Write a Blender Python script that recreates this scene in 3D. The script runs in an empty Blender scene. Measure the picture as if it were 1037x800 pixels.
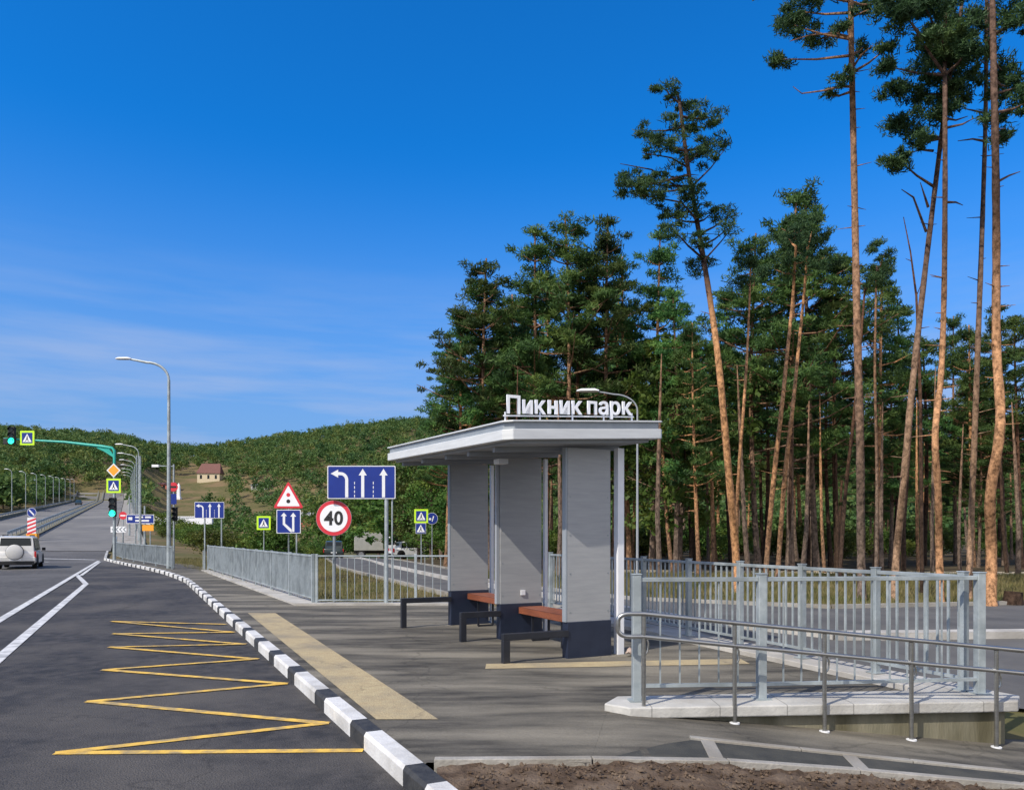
import bpy, bmesh, math, random
import numpy as np
from mathutils import Vector, Matrix, Euler
R = random.Random(7)
rng = np.random.default_rng(11)
S = bpy.context.scene
C = S.collection

# ------------------------------------------------------------------ camera / world / sun
F, CX, HY, CAMZ = 780.0, 518.5, 542.0, 1.6      # focal length in photo pixels, centre column, horizon row, eye height
cd = bpy.data.cameras.new('camera'); cam = bpy.data.objects.new('camera', cd); C.objects.link(cam)
cd.sensor_width = 36; cd.lens = 36*F/1037; cd.shift_y = (HY-400)/1037; cd.clip_end = 5000; cd.clip_start = .05
cam.location = (0, 0, CAMZ); cam.rotation_euler = (math.pi/2, 0, 0)
S.camera = cam
S.view_settings.view_transform = 'Standard'; S.view_settings.look = 'None'
S.view_settings.exposure = .5; S.view_settings.gamma = 1.0
SUN = Vector((-.515, -.510, .688)).normalized()
W = bpy.data.worlds.new('World'); S.world = W; W.use_nodes = True
nt = W.node_tree; nt.nodes.clear()
def wn(t, **k):
    n = nt.nodes.new(t)
    for a, v in k.items(): setattr(n, a, v)
    return n
sky = wn('ShaderNodeTexSky', sky_type='NISHITA'); sky.sun_disc = False
sky.sun_elevation = math.asin(SUN.z); sky.sun_rotation = math.atan2(SUN.x, SUN.y)
sky.air_density = 1.0; sky.dust_density = .3; sky.ozone_density = 3.0
tint = wn('ShaderNodeMix', data_type='RGBA', blend_type='MULTIPLY'); tint.inputs[0].default_value = 1
tint.inputs[7].default_value = (.045, .64, 1.22, 1)
nt.links.new(sky.outputs[0], tint.inputs[6])
tc = wn('ShaderNodeTexCoord'); sep = wn('ShaderNodeSeparateXYZ'); nt.links.new(tc.outputs['Generated'], sep.inputs[0])
# thin cirrus low over the hills
mp = wn('ShaderNodeMapping'); mp.inputs['Scale'].default_value = (2.2, 2.2, 20.0); mp.inputs['Rotation'].default_value = (.10, .12, 0)
nt.links.new(tc.outputs['Generated'], mp.inputs[0])
nz = wn('ShaderNodeTexNoise'); nz.inputs['Scale'].default_value = 1.5; nz.inputs['Detail'].default_value = 7; nz.inputs['Roughness'].default_value = .55
nt.links.new(mp.outputs[0], nz.inputs['Vector'])
cr = wn('ShaderNodeMapRange'); cr.inputs[1].default_value = .40; cr.inputs[2].default_value = .68; cr.inputs[3].default_value = 0; cr.inputs[4].default_value = .75
nt.links.new(nz.outputs[0], cr.inputs[0])
el = wn('ShaderNodeMapRange', interpolation_type='SMOOTHSTEP'); el.inputs[1].default_value = .36; el.inputs[2].default_value = .12; el.inputs[3].default_value = 0; el.inputs[4].default_value = 1
nt.links.new(sep.outputs['Z'], el.inputs[0])
mul = wn('ShaderNodeMath', operation='MULTIPLY'); nt.links.new(cr.outputs[0], mul.inputs[0]); nt.links.new(el.outputs[0], mul.inputs[1])
mx = wn('ShaderNodeMix', data_type='RGBA'); mx.inputs[7].default_value = (2.3, 3.0, 4.6, 1)
hzr = wn('ShaderNodeMapRange', interpolation_type='SMOOTHSTEP'); hzr.inputs[1].default_value = .46; hzr.inputs[2].default_value = .02; hzr.inputs[3].default_value = 0; hzr.inputs[4].default_value = .85
nt.links.new(sep.outputs['Z'], hzr.inputs[0])
hm = wn('ShaderNodeMix', data_type='RGBA'); hm.inputs[7].default_value = (1.5, 2.25, 3.75, 1)      # paler air low down
nt.links.new(hzr.outputs[0], hm.inputs[0]); nt.links.new(tint.outputs[2], hm.inputs[6])
# broken bright cloud added out of view behind the viewer, as neutral fill light
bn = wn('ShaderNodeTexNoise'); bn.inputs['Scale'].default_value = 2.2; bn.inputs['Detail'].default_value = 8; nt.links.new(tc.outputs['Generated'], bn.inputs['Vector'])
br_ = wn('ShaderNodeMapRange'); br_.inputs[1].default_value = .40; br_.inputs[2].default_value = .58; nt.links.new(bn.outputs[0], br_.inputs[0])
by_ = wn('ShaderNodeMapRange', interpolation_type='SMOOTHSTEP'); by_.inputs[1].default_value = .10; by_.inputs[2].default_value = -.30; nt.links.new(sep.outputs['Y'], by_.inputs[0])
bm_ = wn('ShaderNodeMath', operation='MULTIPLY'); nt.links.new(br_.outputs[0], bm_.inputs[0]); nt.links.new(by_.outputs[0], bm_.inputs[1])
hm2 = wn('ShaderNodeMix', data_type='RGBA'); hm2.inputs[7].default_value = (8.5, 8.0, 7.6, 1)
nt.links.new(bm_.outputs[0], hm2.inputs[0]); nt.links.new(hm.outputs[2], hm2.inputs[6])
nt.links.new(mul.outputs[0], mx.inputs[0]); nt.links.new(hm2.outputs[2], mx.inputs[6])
bg = wn('ShaderNodeBackground'); bg.inputs[1].default_value = .12
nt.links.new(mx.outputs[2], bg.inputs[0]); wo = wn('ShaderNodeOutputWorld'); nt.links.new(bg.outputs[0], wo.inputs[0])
sl = bpy.data.lights.new('sun', 'SUN'); sl.energy = 3.3; sl.angle = math.radians(.5); sl.color = (1, .92, .80)
so = bpy.data.objects.new('sun', sl); C.objects.link(so)
so.rotation_euler = (-SUN).to_track_quat('-Z', 'Y').to_euler()

# ------------------------------------------------------------------ helpers
def ss(a, b, x):
    t = min(1., max(0., (x-a)/(b-a))); return t*t*(3-2*t)
def tag(o, label=None, cat=None, group=None, kind=None):
    if label: o['label'] = label
    if cat: o['category'] = cat
    if group: o['group'] = group
    if kind: o['kind'] = kind
    return o
def empty(name, label, cat, loc=(0, 0, 0), rz=0, group=None):
    o = bpy.data.objects.new(name, None); C.objects.link(o); o.location = loc; o.rotation_euler = (0, 0, rz)
    o.empty_display_size = .2
    return tag(o, label, cat, group)
def meshobj(name, v, f, m, parent=None, smooth=False, bevel=0, mi=None):
    me = bpy.data.meshes.new(name)
    if isinstance(v, np.ndarray): v = v.tolist()
    if isinstance(f, np.ndarray): f = f.tolist()
    me.from_pydata(v, [], f)
    for k in (m if isinstance(m, (list, tuple)) else [m]): me.materials.append(k)
    if mi: me.polygons.foreach_set('material_index', mi)
    if smooth: me.polygons.foreach_set('use_smooth', [True]*len(me.polygons))
    me.update()
    o = bpy.data.objects.new(name, me); C.objects.link(o)
    if parent: o.parent = parent
    if bevel:
        b = o.modifiers.new('bevel', 'BEVEL'); b.width = bevel; b.segments = 2; b.limit_method = 'ANGLE'
    return o
class MB:
    def __init__(s): s.v = []; s.f = []
    def add(s, v, f):
        n = len(s.v); s.v += [tuple(p) for p in v]; s.f += [tuple(i+n for i in q) for q in f]; return s
    def box(s, x0, x1, y0, y1, z0, z1, M=None):
        v = [Vector((x, y, z)) for z in (z0, z1) for x, y in ((x0, y0), (x1, y0), (x1, y1), (x0, y1))]
        if M: v = [M @ p for p in v]
        return s.add(v, [(3, 2, 1, 0), (4, 5, 6, 7), (0, 1, 5, 4), (1, 2, 6, 5), (2, 3, 7, 6), (3, 0, 4, 7)])
    def bar(s, p, q, w, h=None, up=(0, 0, 1)):
        p = Vector(p); q = Vector(q); d = (q-p).normalized(); u = Vector(up)
        if abs(d.dot(u)) > .95: u = Vector((0, 1, 0))
        a = d.cross(u).normalized()*w/2; b = a.cross(d).normalized()*(h or w)/2
        v = [e+i*a+j*b for e in (p, q) for i, j in ((-1, -1), (1, -1), (1, 1), (-1, 1))]
        return s.add(v, [(0, 1, 2, 3), (7, 6, 5, 4), (0, 4, 5, 1), (1, 5, 6, 2), (2, 6, 7, 3), (3, 7, 4, 0)])
    def tube(s, pts, rad, n=10, cap=True):
        pts = [Vector(p) for p in pts]
        if not isinstance(rad, (list, tuple)): rad = [rad]*len(pts)
        v = []; prev = None
        for i, p in enumerate(pts):
            d = (pts[min(i+1, len(pts)-1)]-pts[max(i-1, 0)]).normalized()
            if prev is None:
                prev = d.orthogonal().normalized()
            a = (prev-d*prev.dot(d)).normalized(); prev = a; b = d.cross(a)
            for k in range(n):
                t = 2*math.pi*k/n; v.append(p+(a*math.cos(t)+b*math.sin(t))*rad[i])
        f = [(i*n+k, i*n+(k+1) % n, (i+1)*n+(k+1) % n, (i+1)*n+k) for i in range(len(pts)-1) for k in range(n)]
        if cap: f += [tuple(range(n-1, -1, -1)), tuple(range((len(pts)-1)*n, len(pts)*n))]
        return s.add(v, f)
    def prism(s, poly, y0, y1, M=None):     # polygon in local x,z extruded along y
        n = len(poly); v = [Vector((x, y, z)) for y in (y0, y1) for x, z in poly]
        if M: v = [M @ p for p in v]
        return s.add(v, [tuple(range(n)), tuple(range(2*n-1, n-1, -1))]+[(i, i+n, (i+1) % n+n, (i+1) % n) for i in range(n)])
    def flat(s, poly, z0, z1):              # polygon in x,y extruded in z (z may be functions)
        n = len(poly); f0 = z0 if callable(z0) else (lambda x, y: z0); f1 = z1 if callable(z1) else (lambda x, y: z1)
        v = [(x, y, f0(x, y)) for x, y in poly]+[(x, y, f1(x, y)) for x, y in poly]
        return s.add(v, [tuple(range(n-1, -1, -1)), tuple(range(n, 2*n))]+[(i, (i+1) % n, (i+1) % n+n, i+n) for i in range(n)])
    def loft(s, rings):
        n = len(rings[0]); v = [p for r in rings for p in r]
        f = [(i*n+k, i*n+(k+1) % n, (i+1)*n+(k+1) % n, (i+1)*n+k) for i in range(len(rings)-1) for k in range(n)]
        f += [tuple(range(n-1, -1, -1)), tuple(range((len(rings)-1)*n, len(rings)*n))]
        return s.add(v, f)
    def disc(s, c, r, y0, y1, n=32, rx=None):
        return s.prism([(c[0]+(rx or r)*math.cos(2*math.pi*k/n), c[1]+r*math.sin(2*math.pi*k/n)) for k in range(n)], y0, y1)
    def build(s, name, m, parent=None, smooth=False, bevel=0):
        o = meshobj(name, s.v, s.f, m, parent, False, bevel)
        bm = bmesh.new(); bm.from_mesh(o.data); bmesh.ops.recalc_face_normals(bm, faces=bm.faces); bm.to_mesh(o.data); bm.free()
        if smooth:
            o.data.polygons.foreach_set('use_smooth', [True]*len(o.data.polygons))
            o.data.set_sharp_from_angle(angle=math.radians(40))
        return o
def copy_tree(o, parent=None):
    c = o.copy(); C.objects.link(c); c.parent = parent
    for ch in [x for x in KIDS.get(o.name, [])]: copy_tree(ch, c)
    return c
KIDS = {}
def index_kids():
    KIDS.clear()
    for o in bpy.data.objects:
        if o.parent: KIDS.setdefault(o.parent.name, []).append(o)

# ------------------------------------------------------------------ materials
def mat(name, c1, c2=None, scale=5, rough=.7, metal=0, bump=0, bscale=None, detail=6, stretch=None, spec=.5, c3=None, s3=.4, lo=.35, hi=.65, coat=0):
    m = bpy.data.materials.new(name); m.use_nodes = True; t = m.node_tree; N = t.nodes; L = t.links
    p = N['Principled BSDF']; p.inputs['Roughness'].default_value = rough; p.inputs['Metallic'].default_value = metal
    p.inputs['Specular IOR Level'].default_value = spec; p.inputs['Coat Weight'].default_value = coat
    p.inputs['Base Color'].default_value = (*c1, 1)
    co = N.new('ShaderNodeTexCoord'); vec = co.outputs['Object']
    if stretch:
        q = N.new('ShaderNodeMapping'); q.inputs['Scale'].default_value = stretch; L.new(vec, q.inputs[0]); vec = q.outputs[0]
    if c2:
        n = N.new('ShaderNodeTexNoise'); n.inputs['Scale'].default_value = scale; n.inputs['Detail'].default_value = detail; n.inputs['Roughness'].default_value = .62; L.new(vec, n.inputs['Vector'])
        r = N.new('ShaderNodeMapRange'); r.inputs[1].default_value = lo; r.inputs[2].default_value = hi; L.new(n.outputs[0], r.inputs[0])
        x = N.new('ShaderNodeMix'); x.data_type = 'RGBA'; x.inputs[6].default_value = (*c1, 1); x.inputs[7].default_value = (*c2, 1)
        L.new(r.outputs[0], x.inputs[0]); out = x.outputs[2]
        if c3:
            n3 = N.new('ShaderNodeTexNoise'); n3.inputs['Scale'].default_value = s3; n3.inputs['Detail'].default_value = 5; L.new(vec, n3.inputs['Vector'])
            r3 = N.new('ShaderNodeMapRange'); r3.inputs[1].default_value = .45; r3.inputs[2].default_value = .66; L.new(n3.outputs[0], r3.inputs[0])
            x3 = N.new('ShaderNodeMix'); x3.data_type = 'RGBA'; x3.inputs[7].default_value = (*c3, 1)
            L.new(out, x3.inputs[6]); L.new(r3.outputs[0], x3.inputs[0]); out = x3.outputs[2]
        L.new(out, p.inputs['Base Color'])
    if bump:
        n2 = N.new('ShaderNodeTexNoise'); n2.inputs['Scale'].default_value = bscale or scale*4; n2.inputs['Detail'].default_value = 4; L.new(vec, n2.inputs['Vector'])
        b = N.new('ShaderNodeBump'); b.inputs['Strength'].default_value = bump; b.inputs['Distance'].default_value = .02
        L.new(n2.outputs[0], b.inputs['Height']); L.new(b.outputs[0], p.inputs['Normal'])
    return m
def grain(m, scale=170, lo=.55, hi=1.5):
    t = m.node_tree; N = t.nodes; L = t.links; p = N['Principled BSDF']; src = p.inputs['Base Color'].links[0].from_socket
    co = N.new('ShaderNodeTexCoord'); n = N.new('ShaderNodeTexNoise'); n.inputs['Scale'].default_value = scale; n.inputs['Detail'].default_value = 3; n.inputs['Roughness'].default_value = .8; L.new(co.outputs['Object'], n.inputs['Vector'])
    r = N.new('ShaderNodeMapRange'); r.inputs[1].default_value = .32; r.inputs[2].default_value = .68; r.inputs[3].default_value = lo; r.inputs[4].default_value = hi; L.new(n.outputs[0], r.inputs[0])
    x = N.new('ShaderNodeMix'); x.data_type = 'RGBA'; x.blend_type = 'MULTIPLY'; x.inputs[0].default_value = 1; L.new(src, x.inputs[6]); L.new(r.outputs[0], x.inputs[7]); L.new(x.outputs[2], p.inputs['Base Color'])
    # hairline cracks
    v = N.new('ShaderNodeTexVoronoi'); v.feature = 'DISTANCE_TO_EDGE'; v.inputs['Scale'].default_value = .33; v.inputs['Randomness'].default_value = 1
    w = N.new('ShaderNodeTexNoise'); w.inputs['Scale'].default_value = 1.6; w.inputs['Detail'].default_value = 6; L.new(co.outputs['Object'], w.inputs['Vector'])
    a = N.new('ShaderNodeVectorMath'); a.operation = 'MULTIPLY_ADD'; a.inputs[1].default_value = (1.3, 1.3, 0); L.new(w.outputs['Color'], a.inputs[0]); L.new(co.outputs['Object'], a.inputs[2]); L.new(a.outputs[0], v.inputs['Vector'])
    c = N.new('ShaderNodeMapRange'); c.inputs[1].default_value = .0; c.inputs[2].default_value = .006; c.inputs[3].default_value = .68; c.inputs[4].default_value = 1; L.new(v.outputs['Distance'], c.inputs[0])
    y = N.new('ShaderNodeMix'); y.data_type = 'RGBA'; y.blend_type = 'MULTIPLY'; y.inputs[0].default_value = 1; L.new(x.outputs[2], y.inputs[6]); L.new(c.outputs[0], y.inputs[7]); L.new(y.outputs[2], p.inputs['Base Color'])
def leafmat(name, c1, c2, c3, scale=.5, trans=.25, rand=.0):
    m = bpy.data.materials.new(name); m.use_nodes = True; t = m.node_tree; N = t.nodes; L = t.links
    p = N['Principled BSDF']; p.inputs['Roughness'].default_value = .6; p.inputs['Specular IOR Level'].default_value = .25
    co = N.new('ShaderNodeNewGeometry')
    n = N.new('ShaderNodeTexNoise'); n.inputs['Scale'].default_value = scale; n.inputs['Detail'].default_value = 5; n.inputs['Roughness'].default_value = .7
    L.new(co.outputs['Position'], n.inputs['Vector'])
    r = N.new('ShaderNodeValToRGB'); e = r.color_ramp.elements
    e[0].position = .36; e[0].color = (*c1, 1); e[1].position = .66; e[1].color = (*c3, 1); k = e.new(.5); k.color = (*c2, 1)
    L.new(n.outputs[0], r.inputs[0]); out = r.outputs[0]
    if rand:
        oi = N.new('ShaderNodeObjectInfo'); h = N.new('ShaderNodeHueSaturation')
        mr = N.new('ShaderNodeMapRange'); mr.inputs[3].default_value = 1-rand; mr.inputs[4].default_value = 1+rand*1.3
        L.new(oi.outputs['Random'], mr.inputs[0]); L.new(mr.outputs[0], h.inputs['Value'])
        mh = N.new('ShaderNodeMapRange'); mh.inputs[3].default_value = .48; mh.inputs[4].default_value = .525
        L.new(oi.outputs['Random'], mh.inputs[0]); L.new(mh.outputs[0], h.inputs['Hue'])
        L.new(out, h.inputs['Color']); out = h.outputs[0]
    L.new(out, p.inputs['Base Color'])
    tr = N.new('ShaderNodeBsdfTranslucent'); L.new(out, tr.inputs[0]); ms = N.new('ShaderNodeMixShader'); ms.inputs[0].default_value = trans
    L.new(p.outputs[0], ms.inputs[1]); L.new(tr.outputs[0], ms.inputs[2]); L.new(ms.outputs[0], N['Material Output'].inputs[0])
    return m
def emit(name, c, s):
    m = bpy.data.materials.new(name); m.use_nodes = True; p = m.node_tree.nodes['Principled BSDF']
    p.inputs['Base Color'].default_value = (*c, 1); p.inputs['Emission Color'].default_value = (*c, 1); p.inputs['Emission Strength'].default_value = s
    return m
M = {}
M['bay'] = mat('bay_asphalt', (.024, .024, .026), (.064, .059, .057), 5.0, .82, detail=14, bump=.8, bscale=70, c3=(.088, .080, .072), s3=.45, spec=.35)
M['lane'] = mat('lane_asphalt', (.052, .050, .050), (.105, .10, .096), 5, .85, detail=14, bump=.4, bscale=40, c3=(.125, .12, .115), s3=.16, spec=.3)
M['far_road'] = mat('pale_asphalt', (.12, .118, .115), (.17, .165, .16), .5, .9, c3=(.21, .20, .185), s3=.06, spec=.2)
M['walk'] = mat('walk_asphalt', (.044, .041, .035), (.125, .114, .094), 3.0, .85, detail=14, bump=.6, bscale=55, c3=(.215, .195, .155), s3=.8, stretch=(.45, 1.9, 1), spec=.3)
M['infill'] = mat('old_dark_asphalt', (.030, .031, .028), (.060, .058, .048), 4, .85, detail=12, bump=.5, bscale=60)
M['side_road'] = mat('side_road_asphalt', (.078, .077, .078), (.12, .117, .113), .8, .88, bump=.3, bscale=40, spec=.3)
M['concrete'] = mat('concrete', (.36, .35, .33), (.50, .48, .45), 2.5, .85, bump=.3, bscale=30, c3=(.30, .285, .26), s3=1.1, spec=.3)
M['edging'] = mat('edging_concrete', (.26, .25, .225), (.36, .34, .31), 6, .9, bump=.4, bscale=40, c3=(.20, .18, .15), s3=1.5, spec=.2)
M['wallc'] = mat('damp_concrete', (.16, .15, .105), (.23, .21, .15), 2, .9, bump=.4, bscale=20, stretch=(2.5, 2.5, .5), c3=(.10, .09, .055), s3=1.4, spec=.2)
M['kwhite'] = mat('kerb_white_paint', (.64, .64, .63), (.50, .49, .48), 8, .7, bump=.3, bscale=50, c3=(.42, .41, .39), s3=2.2, lo=.4, hi=.8)
M['kblack'] = mat('kerb_black_paint', (.020, .021, .024), (.045, .045, .045), 10, .7, bump=.3, bscale=50)
M['rwhite'] = mat('road_white_paint', (.72, .72, .71), (.50, .50, .49), 18, .7, c3=(.34, .34, .34), s3=5)
M['ryellow'] = mat('road_yellow_paint', (.78, .50, .08), (.60, .36, .06), 12, .7, c3=(.33, .25, .12), s3=6)
M['tactile'] = mat('tactile_tiles', (.42, .345, .20), (.36, .28, .16), 9, .85, detail=14, bump=.6, bscale=60, c3=(.26, .22, .15), s3=1.6)
M['soil'] = mat('soil', (.062, .044, .031), (.115, .080, .057), 14, .98, bump=.8, bscale=45, c3=(.16, .12, .088), s3=4, spec=.1)
M['grass_ground'] = mat('dry_grass_ground', (.075, .085, .03), (.14, .115, .055), .8, .95, c3=(.19, .135, .075), s3=.09, spec=.1)
M['forest_floor'] = mat('forest_floor', (.05, .04, .025), (.09, .07, .04), .8, .95, spec=.1)
M['galv'] = mat('galvanised_steel', (.30, .345, .365), (.42, .465, .48), 9, .5, metal=.3, c3=(.22, .25, .26), s3=2.2, bump=.1, bscale=30)
M['galvdark'] = mat('galvanised_rail', (.22, .25, .27), (.31, .34, .35), 7, .45, metal=.5)
M['steel'] = mat('brushed_steel', (.33, .33, .32), (.42, .42, .40), 9, .28, metal=.9, stretch=(1, 1, 6))
M['panel'] = mat('grey_cladding', (.285, .292, .298), (.33, .335, .34), 2.2, .55, stretch=(1, 1, 8), bump=.05, bscale=9)
M['navy'] = mat('navy_metal', (.010, .016, .036), (.016, .024, .048), 4, .42)
M['black'] = mat('black_metal', (.010, .012, .018), (.018, .020, .028), 5, .45)
M['roofw'] = mat('roof_white_trim', (.60, .62, .63), (.52, .535, .545), 3, .45, stretch=(.6, .6, 6))
M['roofg'] = mat('roof_grey_trim', (.23, .26, .29), (.28, .31, .34), 3, .45)
M['soffit'] = mat('soffit', (.30, .32, .35), (.26, .28, .31), 3, .6)
M['wood'] = mat('bench_wood', (.33, .105, .05), (.22, .07, .035), 5, .45, stretch=(3, .5, 3), bump=.1)
M['white'] = mat('white_metal', (.74, .75, .77), (.68, .69, .71), 3, .4)
M['lit_white'] = mat('letter_white', (.80, .81, .84), (.74, .75, .78), 6, .45)
M['blue'] = mat('sign_blue', (.006, .022, .20), (.008, .028, .23), 3, .4)
M['red'] = mat('sign_red', (.62, .035, .05), (.55, .03, .045), 3, .4)
M['sblack'] = mat('sign_black', (.012, .012, .014))
M['lime'] = mat('fluorescent_border', (.55, .85, .02), (.5, .8, .02), 3, .5)
M['amber'] = mat('amber_sign', (.85, .36, .02), (.8, .32, .02), 3, .5)
M['teal'] = mat('teal_painted_arm', (.02, .40, .32), (.02, .34, .27), 3, .4)
M['green_lamp'] = emit('green_lamp', (.02, .9, .55), 1.6)
M['bark'] = None
M['carpaint'] = mat('silver_beige_paint', (.66, .65, .62), (.60, .59, .57), 2, .32, metal=.1, coat=.5)
M['carwhite'] = mat('white_paint', (.72, .73, .75), rough=.3, coat=.5)
M['cardark'] = mat('dark_green_paint', (.02, .035, .035), rough=.3, coat=.5)
M['glass'] = mat('tinted_glass', (.015, .02, .022), rough=.25, spec=.3)
M['rubber'] = mat('rubber', (.012, .012, .012), rough=.85)
M['rim'] = mat('alloy_rim', (.45, .45, .46), rough=.35, metal=.8)
M['taillight'] = mat('red_lens', (.45, .02, .02), rough=.2)
M['canvas'] = mat('grey_canvas', (.40, .40, .37), (.33, .33, .31), 2, .8)
M['roofred'] = mat('brown_red_roof', (.13, .055, .045), (.17, .075, .06), 2, .8)
M['cream'] = mat('cream_wall', (.62, .52, .36), (.55, .46, .32), 2, .85)
M['brickred'] = mat('reddish_wall', (.42, .13, .09), (.34, .12, .09), 2, .85)
M['water'] = mat('pond_water', (.018, .045, .02), (.03, .06, .03), .2, .12)
M['sand'] = mat('sand_bank', (.42, .36, .27), (.34, .29, .21), .4, .9)
# panel cladding: add thin horizontal board joints
def add_joints(m, period, axis='Z', w=.012, dark=.55):
    t = m.node_tree; N = t.nodes; L = t.links; p = N['Principled BSDF']; src = p.inputs['Base Color'].links[0].from_socket
    co = N.new('ShaderNodeTexCoord'); sp = N.new('ShaderNodeSeparateXYZ'); L.new(co.outputs['Object'], sp.inputs[0])
    a = N.new('ShaderNodeMath'); a.operation = 'DIVIDE'; a.inputs[1].default_value = period; L.new(sp.outputs[axis], a.inputs[0])
    b = N.new('ShaderNodeMath'); b.operation = 'FRACT'; L.new(a.outputs[0], b.inputs[0])
    c = N.new('ShaderNodeMath'); c.operation = 'LESS_THAN'; c.inputs[1].default_value = w/period; L.new(b.outputs[0], c.inputs[0])
    x = N.new('ShaderNodeMix'); x.data_type = 'RGBA'; x.blend_type = 'MULTIPLY'; x.inputs[7].default_value = (dark, dark, dark, 1)
    L.new(c.outputs[0], x.inputs[0]); L.new(src, x.inputs[6]); L.new(x.outputs[2], p.inputs['Base Color'])
M['slabc'] = mat('slab_concrete', (.38, .375, .355), (.50, .49, .46), 3.5, .85, detail=10, bump=.3, bscale=30, c3=(.30, .285, .26), s3=1.4, spec=.3)
add_joints(M['slabc'], .62, 'X', .01, .55)
add_joints(M['panel'], .145, 'Z', .005, .92)
add_joints(M['tactile'], .3, 'Y', .007, .85)
add_joints(M['wood'], .10, 'X', .014, .25)
for k_ in ('bay', 'lane', 'walk'): grain(M[k_])
grain(M['tactile'], 90, .75, 1.3)
def barkmat(name, low, high, z0, z1):
    m = bpy.data.materials.new(name); m.use_nodes = True; t = m.node_tree; N = t.nodes; L = t.links; p = N['Principled BSDF']
    p.inputs['Roughness'].default_value = .9; p.inputs['Specular IOR Level'].default_value = .15
    co = N.new('ShaderNodeTexCoord'); sp = N.new('ShaderNodeSeparateXYZ'); L.new(co.outputs['Object'], sp.inputs[0])
    mp = N.new('ShaderNodeMapping'); mp.inputs['Scale'].default_value = (7, 7, 5); L.new(co.outputs['Object'], mp.inputs[0])
    n = N.new('ShaderNodeTexNoise'); n.inputs['Scale'].default_value = 1.4; n.inputs['Detail'].default_value = 8; n.inputs['Roughness'].default_value = .7; L.new(mp.outputs[0], n.inputs['Vector'])
    a = N.new('ShaderNodeMath'); a.operation = 'MULTIPLY_ADD'; a.inputs[1].default_value = 3.5; L.new(n.outputs[0], a.inputs[0]); L.new(sp.outputs['Z'], a.inputs[2])
    r = N.new('ShaderNodeMapRange'); r.inputs[1].default_value = z0+1.7; r.inputs[2].default_value = z1+1.7; L.new(a.outputs[0], r.inputs[0])
    x = N.new('ShaderNodeMix'); x.data_type = 'RGBA'; x.inputs[6].default_value = (*low, 1); x.inputs[7].default_value = (*high, 1); L.new(r.outputs[0], x.inputs[0])
    y = N.new('ShaderNodeMix'); y.data_type = 'RGBA'; y.blend_type = 'MULTIPLY'; y.inputs[0].default_value = 1
    rr = N.new('ShaderNodeMapRange'); rr.inputs[1].default_value = .35; rr.inputs[2].default_value = .65; rr.inputs[3].default_value = .22; rr.inputs[4].default_value = 1.5
    L.new(n.outputs[0], rr.inputs[0]); L.new(x.outputs[2], y.inputs[6]); L.new(rr.outputs[0], y.inputs[7]); L.new(y.outputs[2], p.inputs['Base Color'])
    b = N.new('ShaderNodeBump'); b.inputs['Strength'].default_value = .8; b.inputs['Distance'].default_value = .04; L.new(n.outputs[0], b.inputs['Height']); L.new(b.outputs[0], p.inputs['Normal'])
    return m
M['bark'] = barkmat('pine_bark', (.21, .125, .075), (.43, .225, .11), .8, 4.0)
M['bark_lean'] = barkmat('bark_painted_crown_shade', (.45, .235, .11), (.07, .045, .035), 7.6, 9.2)  # shade inside the crown is painted into the upper trunk colour
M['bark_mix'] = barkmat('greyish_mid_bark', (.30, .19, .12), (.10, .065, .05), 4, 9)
M['bark_mid'] = barkmat('golden_bark_painted_shade', (.42, .225, .115), (.12, .075, .055), 6, 9.5)  # sunlit golden lower trunk and crown-shaded top are put into the colour
M['bark_grey'] = barkmat('grey_bark', (.15, .11, .085), (.26, .15, .09), 2, 7)
M['bark_dark'] = barkmat('dark_bark', (.055, .035, .025), (.12, .06, .035), 2, 8)
M['pine'] = leafmat('pine_needles', (.030, .068, .022), (.070, .135, .034), (.155, .220, .050), .8, .35, rand=.4)
M['pine_hero'] = leafmat('pine_needles_front', (.026, .060, .026), (.045, .095, .034), (.085, .140, .042), 1.2, .3)
M['leaf'] = leafmat('broad_leaves', (.040, .082, .016), (.080, .130, .024), (.150, .170, .032), .35, .35, rand=.35)
M['leaf_hill'] = leafmat('hill_wood_leaves', (.042, .098, .030), (.085, .150, .038), (.19, .21, .052), .06, .3)
M['blade'] = leafmat('dry_grass_blades', (.09, .11, .03), (.18, .16, .06), (.28, .23, .11), .6, .3)

# ------------------------------------------------------------------ terrain
SKX = [-400, -100, 0, 60, 110, 150, 200, 250, 300, 360, 430, 520, 640, 1100, 1500]
SKY = [425, 428, 431, 438, 441, 447, 450, 444, 436, 427, 421, 425, 445, 450, 450]
def skyline(a): return float(np.interp(a, SKX, SKY))
def T(x, y):
    h = -.1*min(5., max(0., x-1.1))*(1-ss(7.4, 14, y))
    u = x+.5*(y-52)+27.6
    right = ss(3, 17, u)*(1-ss(-5, 16, x))
    h += -3.2*ss(45, 150, y)*right
    t = (y-54)/2.5
    sp = 2.5*math.log1p(math.exp(min(40, t))) if t < 30 else (y-54)
    r = .06*min(sp, 370)
    if u > 3: wr = 1-ss(3, 17, u)
    else: wr = 1-.25*ss(0, 80, -u-20)
    h += r*wr
    if y > 60:
        a = x/y*F+CX
        top = CAMZ+(HY-skyline(a)-13)/F*600
        hw = ss(200, 620, y)
        corr = ss(-36, -24, u)*(1-ss(5, 16, u))*(1-ss(290, 370, y))
        hw *= 1-corr
        hw *= 1-ss(1050, 1500, a)*.3
        h = h*(1-hw)+top*hw
    return h
def un(px, py, h=0.):              # photo pixel on a level plane of height h
    y = F*(CAMZ-h)/(py-HY); return ((px-CX)/F*y, y)
def ung(px, py):                   # photo pixel on the sloping ground
    y = F*CAMZ/(py-HY)
    for _ in range(20):
        x = (px-CX)/F*y; y = F*(CAMZ-T(x, y))/(py-HY)
    return ((px-CX)/F*y, y)
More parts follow.
